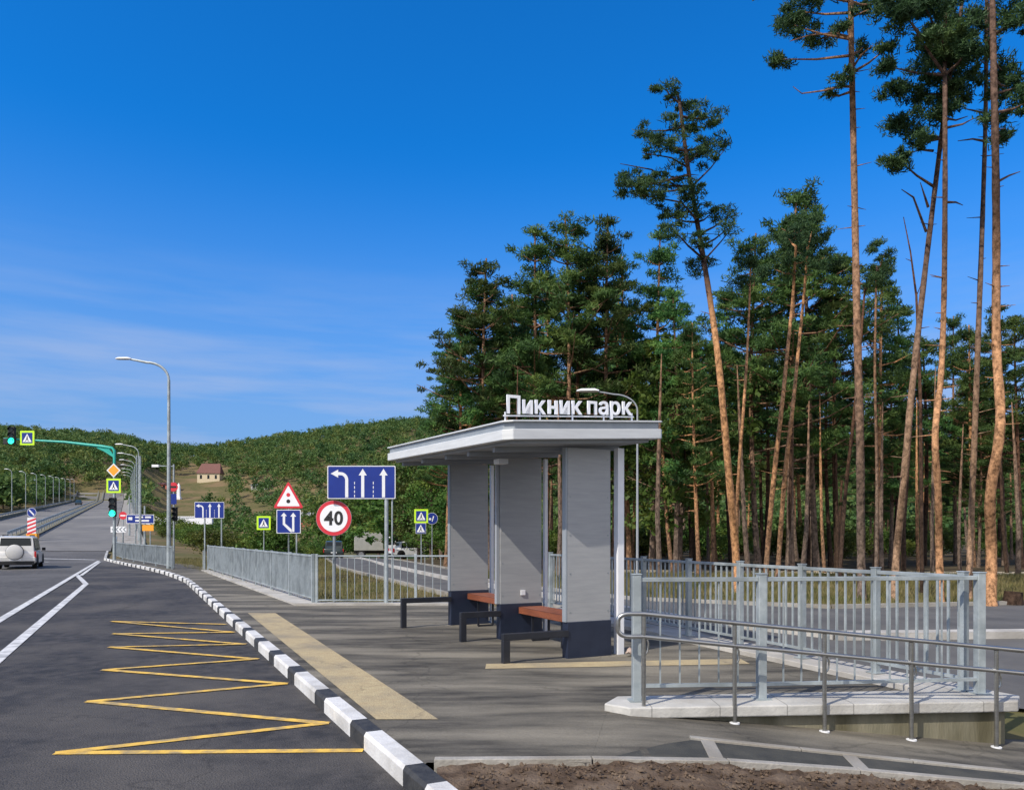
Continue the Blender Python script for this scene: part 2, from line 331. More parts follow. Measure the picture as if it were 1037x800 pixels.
def hit(px, py, y0=40, y1=900):    # first ground point in that direction
    y = y0; dz = (HY-py)/F
    while y < y1:
        x = (px-CX)/F*y
        if T(x, y) >= CAMZ+dz*y: return (x, y, T(x, y))
        y += .5 if y < 200 else 1.5
    return (x, y, T(x, y))
def at(px, py, y): return Vector(((px-CX)/F*y, y, CAMZ+(HY-py)/F*y))

xs = sorted(set([-900+i*30 for i in range(14)]+[-480+i*12 for i in range(26)]+[-170+i*5 for i in range(28)]+[-30+i*1.5 for i in range(44)]+[36+i*6 for i in range(20)]+[160+i*40 for i in range(18)]))
ys = sorted(set([-60, -30, -15, -8, -4]+[0+i*1. for i in range(30)]+[30+i*3 for i in range(24)]+[104+i*6 for i in range(26)]+[262+i*12 for i in range(44)]))
V = []; 
for y in ys:
    for x in xs:
        u = x+.5*(y-52)+27.6
        d = .17 if (y < 63 and u < 7 and x < 4) else .045
        if y >= 63: d = .16
        V.append((x, y, T(x, y)-d-(.0 if y < 60 else .05)))
nx = len(xs); Fc = [(j*nx+i, j*nx+i+1, (j+1)*nx+i+1, (j+1)*nx+i) for j in range(len(ys)-1) for i in range(nx-1)]
mi = []
for j in range(len(ys)-1):
    for i in range(nx-1):
        x = (xs[i]+xs[i+1])/2; y = (ys[j]+ys[j+1])/2
        mi.append(1 if (x > -8+max(0, (30-y))*.6 and 27 < y < 170) else 0)
tag(meshobj('ground', V, Fc, [M['grass_ground'], M['forest_floor']], smooth=True, mi=mi), kind='structure')

def sheet(name, poly, m, hf, step=1.0, off=0.0, stepy=None):
    bm = bmesh.new(); bm.faces.new([bm.verts.new((x, y, 0)) for x, y in poly])
    X = [p[0] for p in poly]; Y = [p[1] for p in poly]
    for ax, lo, hi, st in ((0, min(X), max(X), step), (1, min(Y), max(Y), stepy or step)):
        c = lo+st
        while c < hi:
            n = Vector((1, 0, 0)) if ax == 0 else Vector((0, 1, 0)); p = Vector((c, 0, 0)) if ax == 0 else Vector((0, c, 0))
            bmesh.ops.bisect_plane(bm, geom=bm.verts[:]+bm.edges[:]+bm.faces[:], plane_co=p, plane_no=n); c += st
    for v in bm.verts: v.co.z = (hf(v.co.x, v.co.y) if callable(hf) else hf)+off
    bmesh.ops.recalc_face_normals(bm, faces=bm.faces)
    if sum(f.normal.z for f in bm.faces) < 0: bmesh.ops.reverse_faces(bm, faces=bm.faces)
    me = bpy.data.meshes.new(name); bm.to_mesh(me); bm.free(); me.materials.append(m)
    me.polygons.foreach_set('use_smooth', [True]*len(me.polygons))
    o = bpy.data.objects.new(name, me); C.objects.link(o); tag(o, kind='structure'); return o

ROADZ = -.13
def road_h(x, y): 
    return T(min(x, -27.6-.5*(y-52)), y)+ROADZ
# kerb base line (road side), straight past the bay then bending left
K = [(3.4, -9.2+7.2), (.96*0-.80+.49*0, 5.4)]
def kx(y):   # kerb x at distance y
    if y < 28: return -.80-.49*(y-5.4)
    pts = [(28, -11.87), (30.7, -13.4), (34, -15.35), (37.5, -17.6), (40.9, -19.9), (46, -23.4), (51.9, -27.5), (56, -29.6), (60, -31.6), (70, -36.6)]
    return float(np.interp(y, [p[0] for p in pts], [p[1] for p in pts]))
ky = [-6, 0, 3, 5, 10, 20, 28, 31, 34, 37.5, 41, 46, 52, 56, 60, 62]
# main lanes (older asphalt) and the newer dark bus bay laid against the kerb
lane_poly = [(kx(y)+.05, y) for y in ky]+[(-46.5-5-18, 62), (-60, 40), (-40, 0), (-34, -6)]
sheet('road', lane_poly, M['lane'], road_h, 3, 0)
L0 = un(0, 628, ROADZ); L1 = un(100, 568.5, ROADZ)
def lx(y): return L0[0]+(L1[0]-L0[0])*(y-L0[1])/(L1[1]-L0[1])
bay_poly = [(kx(y)+.04, y) for y in ky if y < 52]+[(lx(50.5), 50.5)]+[(lx(y), y) for y in (40, 20, 10, 0, -6)]
sheet('bus_bay', bay_poly, M['bay'], ROADZ, 3, .004)
# far carriageways climbing the hill
def strip(name, u0, u1, ya, yb, m, off, st=6):
    n = int((yb-ya)/st); v = []; f = []
    for i in range(n+1):
        y = ya+(yb-ya)*i/n
        for j in range(4):
            u = u0+(u1-u0)*j/3; x = u-27.6-.5*(y-52); v.append((x, y, T(x, y)+off))
    for i in range(n):
        for j in range(3): f.append((i*4+j, i*4+j+1, i*4+j+5, i*4+j+4))
    return tag(meshobj(name, v, f, m, smooth=True), kind='structure')
strip('far_road', -19, .3, 61.5, 320, M['far_road'], -.10+.0, 3)
strip('far_pavement', .45, 3.2, 61.5, 320, M['edging'], .0, 3)
strip('left_pavement', -21.4, -19.1, 61.5, 320, M['edging'], .0, 3)
# ---- markings
def line(name, pts, w, m, h=ROADZ, off=.012, closed=False):
    mb = MB()
    for (a, b) in zip(pts[:-1], pts[1:]):
        a = Vector((*a, 0)); b = Vector((*b, 0)); d = (b-a).normalized(); n = Vector((-d.y, d.x, 0))*w/2
        q = [a-d*w*.3-n, b+d*w*.3-n, b+d*w*.3+n, a-d*w*.3+n]; k = len(mb.v)
        mb.v += [(p.x, p.y, (road_h(p.x, p.y) if p.y > 40 else h)+off) for p in q]; mb.f.append((k, k+1, k+2, k+3)); off += .0012
    return tag(meshobj(name, mb.v, mb.f, m), kind='structure')
line('lane_line', [un(-160, 724, ROADZ), un(0, 628, ROADZ), un(100, 568.5, ROADZ)], .17, M['rwhite'])
line('bay_line', [un(-150, 800, ROADZ), un(0, 666, ROADZ), un(87, 591.5, ROADZ), un(77, 581.5, ROADZ)], .17, M['rwhite'])
line('bay_line', [un(82, 583, ROADZ), un(101, 569.5, ROADZ)], .14, M['rwhite'], off=.02)
line('stop_line', [(-28.3, 52.2), (-39.5, 55.6)], .42, M['rwhite'], off=.02)
line('stop_line', [(-29.5, 49.0), (-31, 49.4)], .2, M['rwhite'], off=.02)
zz = [(362, 760), (60, 763), (327, 733), (92, 711), (312, 709)]
zz = [(364, 760.5), (60, 763), (329, 733), (91, 711), (288, 693), (106, 679), (259, 668), (112, 656), (247, 653), (116, 642.5), (236, 641), (114, 630), (228, 633)]
line('zigzag_marking', [un(x, y, ROADZ) for x, y in zz], .10, M['ryellow'], off=.010)
# ---- kerb: painted black and white blocks
kv = []; kf = []; kmi = []
def kerb_pts():
    out = []; y = -2.0
    while y < 60: out.append((kx(y), y)); y += .1
    return out
KP = kerb_pts(); acc = 0; segs = []; cur = [KP[0]]; Lw, Lb = 1.03, .44; want = Lw; col = 0; 
# phase so that a black block sits where the photograph shows one
acc = .75
for a, b in zip(KP[:-1], KP[1:]):
    d = math.dist(a, b); acc += d; cur.append(b)
    if acc >= want:
        segs.append((cur, col)); cur = [b]; acc -= want; col = 1-col; want = Lb if col else Lw
for pts, col in segs:
    a, b = pts[0], pts[-1]; d = Vector((b[0]-a[0], b[1]-a[1])).normalized(); n = Vector((d.y, -d.x))
    prof = [(0, -.2), (0.0, -.012), (.018, .018), (.15, .018), (.15, -.2)]
    k = len(kv)
    for p in (pts[0], pts[len(pts)//2], pts[-1]):
        for o, z in prof: kv.append((p[0]+n.x*o+.0*d.x, p[1]+n.y*o, z+(T(p[0], p[1]) if p[1] > 45 else 0)))
    for i in range(2):
        for j in range(4): kf.append((k+i*5+j, k+i*5+j+1, k+(i+1)*5+j+1, k+(i+1)*5+j)); kmi.append(col)
    for i in (0, 2): kf.append(tuple(k+i*5+j for j in range(5))); kmi.append(col)
tag(meshobj('kerb', kv, kf, [M['kwhite'], M['kblack']], mi=kmi), kind='structure')
# ---- sidewalk, ramp path, soil, side road
def rearx(y): return 4.53-.42*(y-7.46)     # rear railing line
far_f = [(-4.6, 17.8), (-13.7, 34.7)]
walk_poly = [(kx(y)+.13, y) for y in (5.3, 10, 20, 28, 31, 34, 37.5, 41, 46, 52)]+[(-26, 52), (-17.5, 42), (-13.4, 34.9), (-4.3, 17.9), (-1.15, 17.9), (-.2, 17.2), (rearx(16.2), 16.2), (rearx(7.5)+.1, 7.5), (1.15, 7.2), (.85, 6.95), (.55, 5.42), (-.6, 5.42)]
sheet('sidewalk', walk_poly, M['walk'], 0, 2, .004)
e0 = un(440, 771.5); e1 = ung(600, 770.5); e2 = ung(870, 782); e3 = ung(1037, 797)
u0 = ung(699, 748); u1 = ung(1037, 783.6)
def ext(a, b, k): return (b[0]+(b[0]-a[0])*k, b[1]+(b[1]-a[1])*k)
e4 = ext(e2, e3, 3); u2 = ext(u0, u1, 2)
sheet('ramp_path', [(.5, 5.40), (.84, 7.0), (1.2, 7.2), (4.6, 7.4), (8, 8.2), (12, 7.2), (11, 5.6), e4, e3, e2, e1], M['walk'], T, .5, .002)
sheet('soil', [(-.35, 3.0), (6, 3.0), e4, e3, e2, e1, (e0[0]+.02, e0[1])], M['soil'], lambda x, y: T(x, y)+.012*math.sin(9*x+3*y)*math.sin(7*y-2*x)+R.uniform(-.012, .016), .05, -.01)
# concrete edging strips set in the path
def edging(pts, w, m=M['edging'], top=.03):
    mb = MB()
    for a, b in zip(pts[:-1], pts[1:]):
        d = Vector((b[0]-a[0], b[1]-a[1])).normalized(); n = Vector((-d.y, d.x))*w/2; L = math.dist(a, b); k = max(1, round(L/1.0))
        for i in range(k):
            p = Vector(a)+Vector((b[0]-a[0], b[1]-a[1]))*(i/k); q = Vector(a)+Vector((b[0]-a[0], b[1]-a[1]))*((i+1)/k)-d*.008
            mb.flat([(p.x-n.x, p.y-n.y), (q.x-n.x, q.y-n.y), (q.x+n.x, q.y+n.y), (p.x+n.x, p.y+n.y)], lambda x, y: T(x, y)-.12, lambda x, y: T(x, y)+top)
    return mb
mb = edging([e0, e1, e2, e3, e4], .075)
tag(mb.build('edging', M['edging'], bevel=.006), kind='structure')
mb = edging([u0, u1, u2], .07, top=.022)
for a, b in ((ung(716, 750), ung(726, 769)), (ung(860, 766), ung(877, 783))):
    x = edging([a, b], .11, top=.014); mb.add(x.v, x.f)
tag(mb.build('edging', M['edging'], bevel=.006), kind='structure')
# dark asphalt infills between the two edgings
sheet('dark_infill', [(e1[0]+.1, e1[1]+.05), (e2[0], e2[1]+.05), (e3[0], e3[1]+.05), (u1[0], u1[1]-.05), (u0[0], u0[1]-.05)], M['infill'], T, .5, .006)
# side road behind the shelter
sideA = [(-34, 100), (-22, 82), (-13, 55), (-8.5, 38), (-1.3, 19.8), (.6, 17.6), (2.0, 14.6), (rearx(12)+.6, 12), (5.6, 9.0), (9.5, 8.0), (13, 7.3), (30, 5), (34, 9), (23, 13.2), (11.8, 17.8), (7, 16.8), (3, 19), (-.6, 25), (-2.9, 36), (-9, 55), (-14, 75), (-22, 100)]
sheet('side_road', sideA, M['side_road'], T, 1.5, .0)
def sweep(name, pts, w, z0, z1, m, label=None):
    mb = MB()
    for a, b in zip(pts[:-1], pts[1:]):
        d = Vector((b[0]-a[0], b[1]-a[1])).normalized(); n = Vector((-d.y, d.x))*w/2
        mb.flat([(a[0]-n.x, a[1]-n.y), (b[0]-n.x, b[1]-n.y), (b[0]+n.x, b[1]+n.y), (a[0]+n.x, a[1]+n.y)], lambda x, y: T(x, y)+z0, lambda x, y: T(x, y)+z1)
    return tag(mb.build(name, m), kind='structure')
sweep('side_kerb', [(24, 8.2), (14, 11.0), (8.5, 12.6), (5.2, 12.4), (3.2, 14.2), (1.7, 17.8), (-2.25, 27.7), (-6.5, 40), (-11, 56), (-17, 76), (-25, 98)], .22, -.2, .11, M['concrete'])
sweep('side_kerb', [(34, 9.1), (23, 13.3), (11.8, 17.9), (7, 16.9), (3, 19.1), (-.5, 25.1), (-2.8, 36.1), (-8.8, 55)], .14, -.2, .08, M['edging'])
sweep('side_kerb', [(-13, 54), (-8.5, 37.9), (-1.3, 19.7), (.7, 17.5), (2.1, 14.5), (rearx(12)+.6, 11.9)], .14, -.2, .07, M['edging'])
# forest track behind the front pines
sheet('forest_track', [(3, 33.5), (40, 29.5), (60, 29), (60, 31.3), (40, 31.8), (3, 36)], M['sand'], T, 3, -.0)
# tactile tiles
a = un(381, 729); b = un(444, 729); c = un(279, 621); d_ = un(251, 621)
sheet('tactile_strip', [(a[0], a[1]), (b[0], b[1]), (c[0], c[1]), (d_[0], d_[1])], M['tactile'], 0, 3, .009)
sheet('tactile_strip', [(-.32, 9.20), (2.95, 9.55), (2.95, 9.95), (-.32, 9.55)], M['tactile'], 0, 3, .009)
# concrete base strips along the far railings
tag(MB().flat([(-4.95, 17.55), (-1.1, 17.55), (-1.1, 17.95), (-4.45, 17.95), (-13.3, 34.7), (-14.0, 34.7)], -.2, .05).build('railing_base', M['concrete']), kind='structure')
# pond and sand bank
tag(MB().flat([(-190, 165), (-20, 165), (0, 300), (-60, 330), (-175, 330)], -3.6, -2.95).build('pond', M['water']), kind='structure')

# ------------------------------------------------------------------ raised ramp platform
pf = empty('concrete_platform', 'pale concrete slab edge with damp retaining wall under the near railing', 'platform')
slab = [(.84, 7.02), (1.05, 6.84), (4.9, 7.14), (4.92, 7.36), (rearx(16.3)+.32, 16.3), (rearx(16.3)-.22, 16.3), (rearx(7.86)-.22, 7.86), (3.9, 7.62), (1.05, 7.32)]
m1 = MB(); m1.flat([(.84, 7.02), (1.05, 6.84), (4.68, 7.12), (4.86, 7.37), (4.62, 7.86), (4.05, 7.86), (3.9, 7.62), (1.0, 7.34)], -.03, .07)
m1.build('slab', M['slabc'], pf, bevel=.012)
m1 = MB(); m1.flat([(4.06, 7.868), (4.70, 7.868), (rearx(16.3)+.32, 16.3), (rearx(16.3)-.22, 16.3)], -.03, .066)
m1.build('slab', M['concrete'], pf, bevel=.01)
MB().flat([(1.2, 6.93), (4.60, 7.19), (4.62, 7.5), (4.60, 7.9), (rearx(16.2)+.2, 16.2), (rearx(16.2), 16.2), (4.3, 7.8), (1.2, 7.15)], -.75, -.035).build('retaining_wall', M['wallc'], pf)

# ------------------------------------------------------------------ railings
def railing(name, label, posts, h, z0, pw, spacing, bw, bd, hrail=.05, botz=.12, group=None, cap=True, mat_=None, inner=None):
    """posts: list of (x,y) ; one bay between consecutive posts"""
    mm = mat_ or M['galv']
    o = empty(name, label, 'railing', (posts[0][0], posts[0][1], z0), 0, group)
    P = [Vector((p[0]-posts[0][0], p[1]-posts[0][1], (p[2] if len(p) > 2 else 0))) for p in posts]
    for p, q in zip(P[:-1], P[1:]):
        d = (q-p); L = d.length; d.normalize(); rz = math.atan2(d.y, d.x)
        a = p+d*pw/2; b = q-d*pw/2; Lb = L-pw
        t = MB().bar(a+Vector((0, 0, h-.045)), b+Vector((0, 0, h-.045)), .05, hrail).build('top_rail', mm, o, bevel=.004)
        MB().bar(a+Vector((0, 0, botz)), b+Vector((0, 0, botz)), .04, .03).build('bottom_rail', mm, o)
        n = max(1, round(Lb/spacing)); g = MB()
        for i in range(1, n):
            c = a+d*(Lb*i/n); zr = (q.z-p.z)*0
            g.bar(c+Vector((0, 0, botz+.01)), c+Vector((0, 0, h-.058)), bd, bw, up=d)
        if n > 1: g.build('baluster_panel', mm, o)
    for i, p in enumerate(P):
        j = min(i, len(P)-2); d = P[j+1]-P[j]; rz = math.atan2(d.y, d.x)
        Mx = Matrix.Translation(p) @ Matrix.Rotation(rz, 4, 'Z')
        post = MB().box(-pw/2, pw/2, -pw/2, pw/2, -.02, h, Mx).build('post', mm, o, bevel=.006)
        if cap: MB().box(-pw/2-.006, pw/2+.006, -pw/2-.006, pw/2+.006, h, h+.012, Mx).build('post_cap', mm, post, bevel=.004)
        if cap: MB().box(-pw/2-.035, pw/2+.035, -pw/2-.035, pw/2+.035, -.0, .012, Mx).build('base_plate', mm, post)
    return o
def P7(px, py): return un(px, py, .07)
railing('railing', 'nearest galvanised railing on the front of the concrete slab, facing the camera', [P7(644.5, 709.5), P7(771, 707.5), P7(992, 702)], 1.165, .07, .078, .178, .013, .013, hrail=.04, botz=.14)
rp = [(rearx(y), y) for y in (7.62, 8.59, 9.62, 10.7, 11.8, 12.97, 14.2, 15.3, 16.3)]
railing('railing', 'long galvanised railing along the back of the platform, running away behind the shelter', rp, 1.165, .07, .075, .125, .024, .018, hrail=.04, botz=.12)
fl = [(-4.6+(-13.7+4.6)*t, 17.8+(34.7-17.8)*t) for t in [i/8 for i in range(9)]]
railing('railing', 'long grey railing beside the walkway, running from the speed limit sign towards the hill', fl, 1.12, .05, .07, .11, .045, .03, botz=.1, cap=False)
railing('railing', 'thin see-through railing across the end of the platform under the large blue lane sign', [(-4.5, 17.75), (-2.92, 17.75), (-2.22, 17.75), (-1.25, 17.75)], 1.12, .05, .06, .17, .014, .014, hrail=.035, botz=.06, cap=False)
fb = [(kx(y)+.8, y, T(kx(y)+.8, y)) for y in (36.3, 40, 43, 46, 49.5, 53, 57, 61)]
railing('railing', 'short pale railing on the kerb bend beside the traffic light', fb, 1.1, .0, .07, .2, .03, .03, cap=False, botz=.15)

# ------------------------------------------------------------------ handrail
hr = empty('handrail', 'double steel handrail with a rounded loop end beside the sloping ramp path', 'handrail')
hp = [ung(652, 723.5), ung(744, 732.5), ung(835, 741), ung(923, 749.5), ung(1009, 757)]
hp.append(ext(hp[3], hp[4], 1)); 
def hz(p, dz): return Vector((p[0], p[1], T(*p)+dz))
TOPH, LOWH = .905, .70
dirn = Vector((hp[4][0]-hp[0][0], hp[4][1]-hp[0][1], T(*hp[4])-T(*hp[0]))).normalized()
A = Vector((*hp[0], T(*hp[0]))); Lx = A-dirn*.21
tp = []; lp = []
for p in hp[1:]: pass
zt = lambda P_, dz: P_+Vector((0, 0, dz))
endp = Vector((*hp[-1], T(*hp[-1])))
path = [zt(endp, TOPH)]+[zt(Vector((*p, T(*p))), TOPH) for p in hp[-2::-1]]
c0 = zt(A, TOPH)+Vector((-.10, 0, 0)); c1 = zt(A, LOWH)+Vector((-.10, 0, 0))
for k in range(7):
    t = math.pi/2*k/6; path.append(c0+Vector((-.10*math.sin(t)-.03, 0, -.06+.06*math.cos(t))))
for k in range(7):
    t = math.pi/2*k/6; path.append(c1+Vector((-.10*math.cos(t)-.03, 0, .06-.06*math.sin(t))))
path += [zt(Vector((*p, T(*p))), LOWH) for p in hp]
MB().tube(path, .021, 12).build('rail', M['steel'], hr, smooth=True)
for p in hp:
    b = Vector((*p, T(*p)))
    q = b+Vector((0, .0, 0))
    MB().tube([q+Vector((0, 0, -.02)), q+Vector((0, 0, TOPH-.02))], .019, 12).build('post', M['steel'], hr, smooth=True)
    MB().tube([q+Vector((.0, .0, LOWH-.18)), q+Vector((.035, -.0, LOWH-.13)), q+Vector((.04, -.0, LOWH-.06)), q+Vector((.02, 0, LOWH))], .009, 8).build('bracket', M['steel'], hr, smooth=True)
    MB().tube([q+Vector((0, 0, 0)), q+Vector((0, 0, .012))], .045, 16).build('base_flange', M['white'], hr, smooth=True)

# ------------------------------------------------------------------ bus shelter
RZ = math.atan2(.439, .898)
sh = empty('bus_shelter', 'grey bus shelter with three clad panels, dark plinths and a thin white edged roof', 'bus shelter', (.72, 9.98, 0), RZ)
tilt = .034
for i, y in enumerate((0, 2.05, 4.10)):
    z1 = 2.74+tilt*y; zb = .474+tilt*y
    w = .66 if i == 0 else .72
    pn = MB().box(0, w, y, y+.09, zb, z1).build('side_panel', M['panel'], sh, bevel=.004)
    MB().box(-.006, w+.006, y-.012, y+.13, -.01, zb-.0).build('plinth', M['navy'], sh, bevel=.006)
    if i == 1: MB().box(-.055, -.004, y+.02, y+.09, zb, z1).build('front_post', M['soffit'], sh, bevel=.004)
    else: MB().box(-.03, -.002, y+.0, y+.09, zb, z1).build('front_post', M['roofg'], sh, bevel=.003)
    ex = (-.93, -.66, -.92)[i]; bh = .375+tilt*y
    fr = MB(); fr.box(ex, -.0, y-.03, y+.05, bh-.085, bh); fr.box(ex, ex+.09, y-.03, y+.05, 0, bh-.085)
    fr.build('arm_frame', M['black'], sh, bevel=.005)
MB().box(.78, .88, .0, .10, 0, 2.77).build('rear_post', M['white'], sh, bevel=.004)
for y in (2.1, 4.15): MB().box(.80, .86, y, y+.06, 0, 2.74+tilt*y).build('rear_post', M['white'], sh, bevel=.004)
bk = MB()
for y in (0, 2.05, 4.10):
    w = .66 if y == 0 else .72
    g = MB()
    for x in (.04, w-.04):
        for z in (.60, 1.1, 1.6, 2.1, 2.6): g.box(x-.009, x+.009, y-.004, y-.0005, z+tilt*y-.009, z+tilt*y+.009)
    tag(g.build('panel_screws', M['galvdark'], sh), kind='stuff')
MB().box(.345, .425, 2.05-.022, 2.05-.002, .67, .75).build('socket_cover', M['white'], sh, bevel=.004)
for y0, y1 in ((.42, 2.02), (2.46, 4.07)):
    zt_ = .455+tilt*(y0+y1)/2
    be = MB().box(.30, .70, y0-.30, y1, zt_-.105, zt_).build('bench_seat', M['wood'], sh, bevel=.006)
    for yy in (y0+.35, y1-.35):
        lg = MB()
        for a_, b_ in (((.36, yy, zt_-.106), (.36, yy, .02)), ((.36, yy, .02), (.64, yy, .02)), ((.64, yy, .02), (.64, yy, zt_-.106))): lg.bar(a_, b_, .03)
        lg.build('bench_leg', M['black'], sh)
# roof: two fascia bands, soffit and a shallow top
def rz_(x, y, b): return b+.034*(y+.35)+.060*(x+1.1)
X0, X1, Y0, Y1 = -1.10, 1.20, -.44, 4.40
def slabroof(x0, x1, y0, y1, b0, b1, c=.10):
    poly = [(x0+c, y0), (x1-c*.4, y0), (x1, y0+c*.4), (x1, y1-c), (x1-c, y1), (x0+c, y1), (x0, y1-c), (x0, y0+c)]
    return MB().flat(poly, lambda x, y: rz_(x, y, b0), lambda x, y: rz_(x, y, b1))
slabroof(X0, X1, Y0, Y1, 2.735, 2.86).build('fascia', M['roofw'], sh, bevel=.008)
slabroof(X0+.03, X1-.03, Y0+.03, Y1-.03, 2.862, 2.945).build('fascia', M['roofg'], sh)
slabroof(X0-.005, X1+.005, Y0-.005, Y1+.005, 2.947, 2.968).build('roof_edge', M['roofw'], sh, bevel=.006)
MB().flat([(X0+.14, Y0+.14), (X1-.14, Y0+.14), (X1-.14, Y1-.14), (X0+.14, Y1-.14)], lambda x, y: rz_(x, y, 2.695), lambda x, y: rz_(x, y, 2.733)).build('soffit', M['soffit'], sh)
for y in (.3, 1.15, 2.0, 3.05, 4.05):
    MB().flat([(X0+.2, y), (X1-.2, y), (X1-.2, y+.07), (X0+.2, y+.07)], lambda x, y: rz_(x, y, 2.63), lambda x, y: rz_(x, y, 2.694)).build('beam', M['soffit'], sh)
for x, y in ((-.35, 1.35), (.45, .55)):
    MB().box(x, x+.15, y, y+.18, 2.63, 2.70).build('junction_box', M['white'], sh, bevel=.004)

# ------------------------------------------------------------------ lettering
def text_mesh(ch, size, depth, bold):
    cu = bpy.data.curves.new('text', 'FONT'); cu.body = ch; cu.size = size; cu.extrude = depth/2; cu.offset = bold; cu.resolution_u = 4
    o = bpy.data.objects.new('text', cu); C.objects.link(o)
    dg = bpy.context.evaluated_depsgraph_get(); me = bpy.data.meshes.new_from_object(o.evaluated_get(dg))
    bpy.data.objects.remove(o); bpy.data.curves.remove(cu); return me
sg = empty('roof_sign', 'white Cyrillic letters standing in a row on the shelter roof', 'sign', (0, 0, 0), 0)
pvec = Vector((.898, .439, 0)); 
Bp = Vector((.72, 9.98, 0))+pvec*(-.98)+Vector((-.439, .898, 0))*(-.22)
sg.location = Bp+Vector((0, 0, 3.085)); sg.rotation_euler = (0, 0, RZ)
cx = 0; slope = .060
glyphs = []
for i, ch in enumerate('Пикник парк'):
    if ch == ' ': cx += .05; continue
    me = text_mesh(ch, .30, .022, .0045)
    if ch == 'н':
        q_ = text_mesh('п', .30, .022, .0045); X_ = [v.co.x for v in q_.vertices]; Y_ = [v.co.y for v in q_.vertices]; x0_, x1_, y0_, y1_ = min(X_), max(X_), min(Y_), max(Y_)
        g_ = MB(); w_ = (x1_-x0_)*.30; ym = (y0_+y1_)/2
        g_.box(x0_, x0_+w_, y0_, y1_, -.011, .011); g_.box(x1_-w_, x1_, y0_, y1_, -.011, .011); g_.box(x0_+w_, x1_-w_, ym-w_*.42, ym+w_*.42, -.0105, .0105)
        me = bpy.data.meshes.new('letter'); me.from_pydata(g_.v, [], g_.f)
    xs_ = [v.co.x for v in me.vertices]; w = max(xs_)-min(xs_)
    for v in me.vertices: v.co.x -= min(xs_)
    glyphs.append((me, cx)); cx += w+.032
sc = 1.86/cx
for me, x in glyphs:
    me.materials.append(M['lit_white']); me.name = 'letter'
    o = bpy.data.objects.new('letter', me); C.objects.link(o); o.parent = sg
    o.location = (x*sc, 0, x*sc*slope); o.rotation_euler = (math.pi/2, 0, 0); o.scale = (sc, 1, 1)
fr = MB(); fr.bar((-.03, .035, -.03), (1.88, .035, -.03+1.88*slope), .016)
fr.build('support_rail', M['white'], sg)
for x in (.0, .48, .95, 1.42, 1.86): MB().bar((x, .045, -.16+x*slope), (x, .045, .02+x*slope), .016).build('support_leg', M['white'], sg)

# crumpled rag beside the near panel
v = []; 
rb = MB(); rings = []
for k in range(7):
    t = k/6; r = .07*math.sin(math.pi*(t*.9+.05)); rings.append([Vector((.0+.16*t+.012*R.uniform(-1, 1)+r*.5*math.cos(a_)*R.uniform(.7, 1.2), r*math.cos(a_)*R.uniform(.6, 1.2), .05+.03*math.sin(t*5)+r*.6*math.sin(a_)*R.uniform(.6, 1.3))) for a_ in [2*math.pi*j/9 for j in range(9)]])
rb.loft(rings); rg = rb.build('crumpled_bag', mat('pale_plastic', (.42, .34, .29), (.3, .22, .18), 9, .5), None, smooth=True)
rg.location = (1.50, 10.15, .0); rg.rotation_euler = (0, 0, .5); tag(rg, 'small crumpled pale bag lying at the foot of the nearest shelter panel', 'bag')

# ------------------------------------------------------------------ road signs
def arrow_up(x, z0, z1, w, hw, hh):
    return [(x-w/2, z0), (x+w/2, z0), (x+w/2, z1-hh), (x+hw/2, z1-hh), (x, z1), (x-hw/2, z1-hh), (x-w/2, z1-hh)]
def poles(o, xs_, ztop, r=.03, m=None, y=.05):
    for x in xs_: MB().tube([(x, y, -.05), (x, y, ztop)], r, 10).build('pole', m or M['galv'], o, smooth=True)
def plate(o, x0, x1, z0, z1, m, y0=0, y1=.012, name='plate', bev=.0, r=.03):
    n = 5; poly = []
    for (cx_, cz_, a0) in ((x1-r, z0+r, -90), (x1-r, z1-r, 0), (x0+r, z1-r, 90), (x0+r, z0+r, 180)):
        for k in range(n): t = math.radians(a0+90*k/(n-1)); poly.append((cx_+r*math.cos(t), cz_+r*math.sin(t)))
    return MB().prism(poly, y0, y1).build(name, m, o)
def lane_sign(o, cx_, cz, w, h):
    p = plate(o, cx_-w/2, cx_+w/2, cz-h/2, cz+h/2, M['white'])
    plate(p, cx_-w/2+.02, cx_+w/2-.02, cz-h/2+.02, cz+h/2-.02, M['blue'], -.004, -.0005, 'face', r=.02)
    z0 = cz-h/2+.035; z1 = cz+h/2-.07; aw = w*.045; hw = w*.12; hh = h*.2
    for f in (.02, .325): MB().prism(arrow_up(cx_+w*f+w*.0+.0, z0, z1, aw, hw, hh), -.008, -.0045).build('arrow', M['white'], p)
    # left turning arrow
    xx = cx_-w*.215; zt1 = z1-h*.10; r = w*.07; pts = [(xx+aw/2, z0)]
    for k in range(7): t = math.pi/2*k/6; pts.append((xx+aw/2-r-aw+(r+aw)*math.cos(t), zt1-(r+aw)+(r+aw)*math.sin(t)))
    pts += [(xx-r-aw-.005, zt1), (xx-w*.125, zt1), (xx-w*.125, zt1+h*.075), (xx-w*.235, zt1-aw/2), (xx-w*.125, zt1-aw-h*.075), (xx-w*.125, zt1-aw), (xx-r-aw/2, zt1-aw)]
    for k in range(6, -1, -1): t = math.pi/2*k/6; pts.append((xx-aw/2-r+r*math.cos(t), zt1-aw-r+r*math.sin(t)))
    pts += [(xx-aw/2, z0)]
    MB().prism(pts, -.008, -.0045).build('arrow', M['white'], p)
    for f in (-.10, .175):
        g = MB()
        for k in range(4): zz_ = z0+k*h*.13; g.prism([(cx_+w*f-.008, zz_), (cx_+w*f+.008, zz_), (cx_+w*f+.008, zz_+h*.08), (cx_+w*f-.008, zz_+h*.08)], -.007, -.0045)
        g.build('lane_dashes', M['white'], p)
def ground_pt(px, py): x, y = un(px, py); return (x, y, 0)
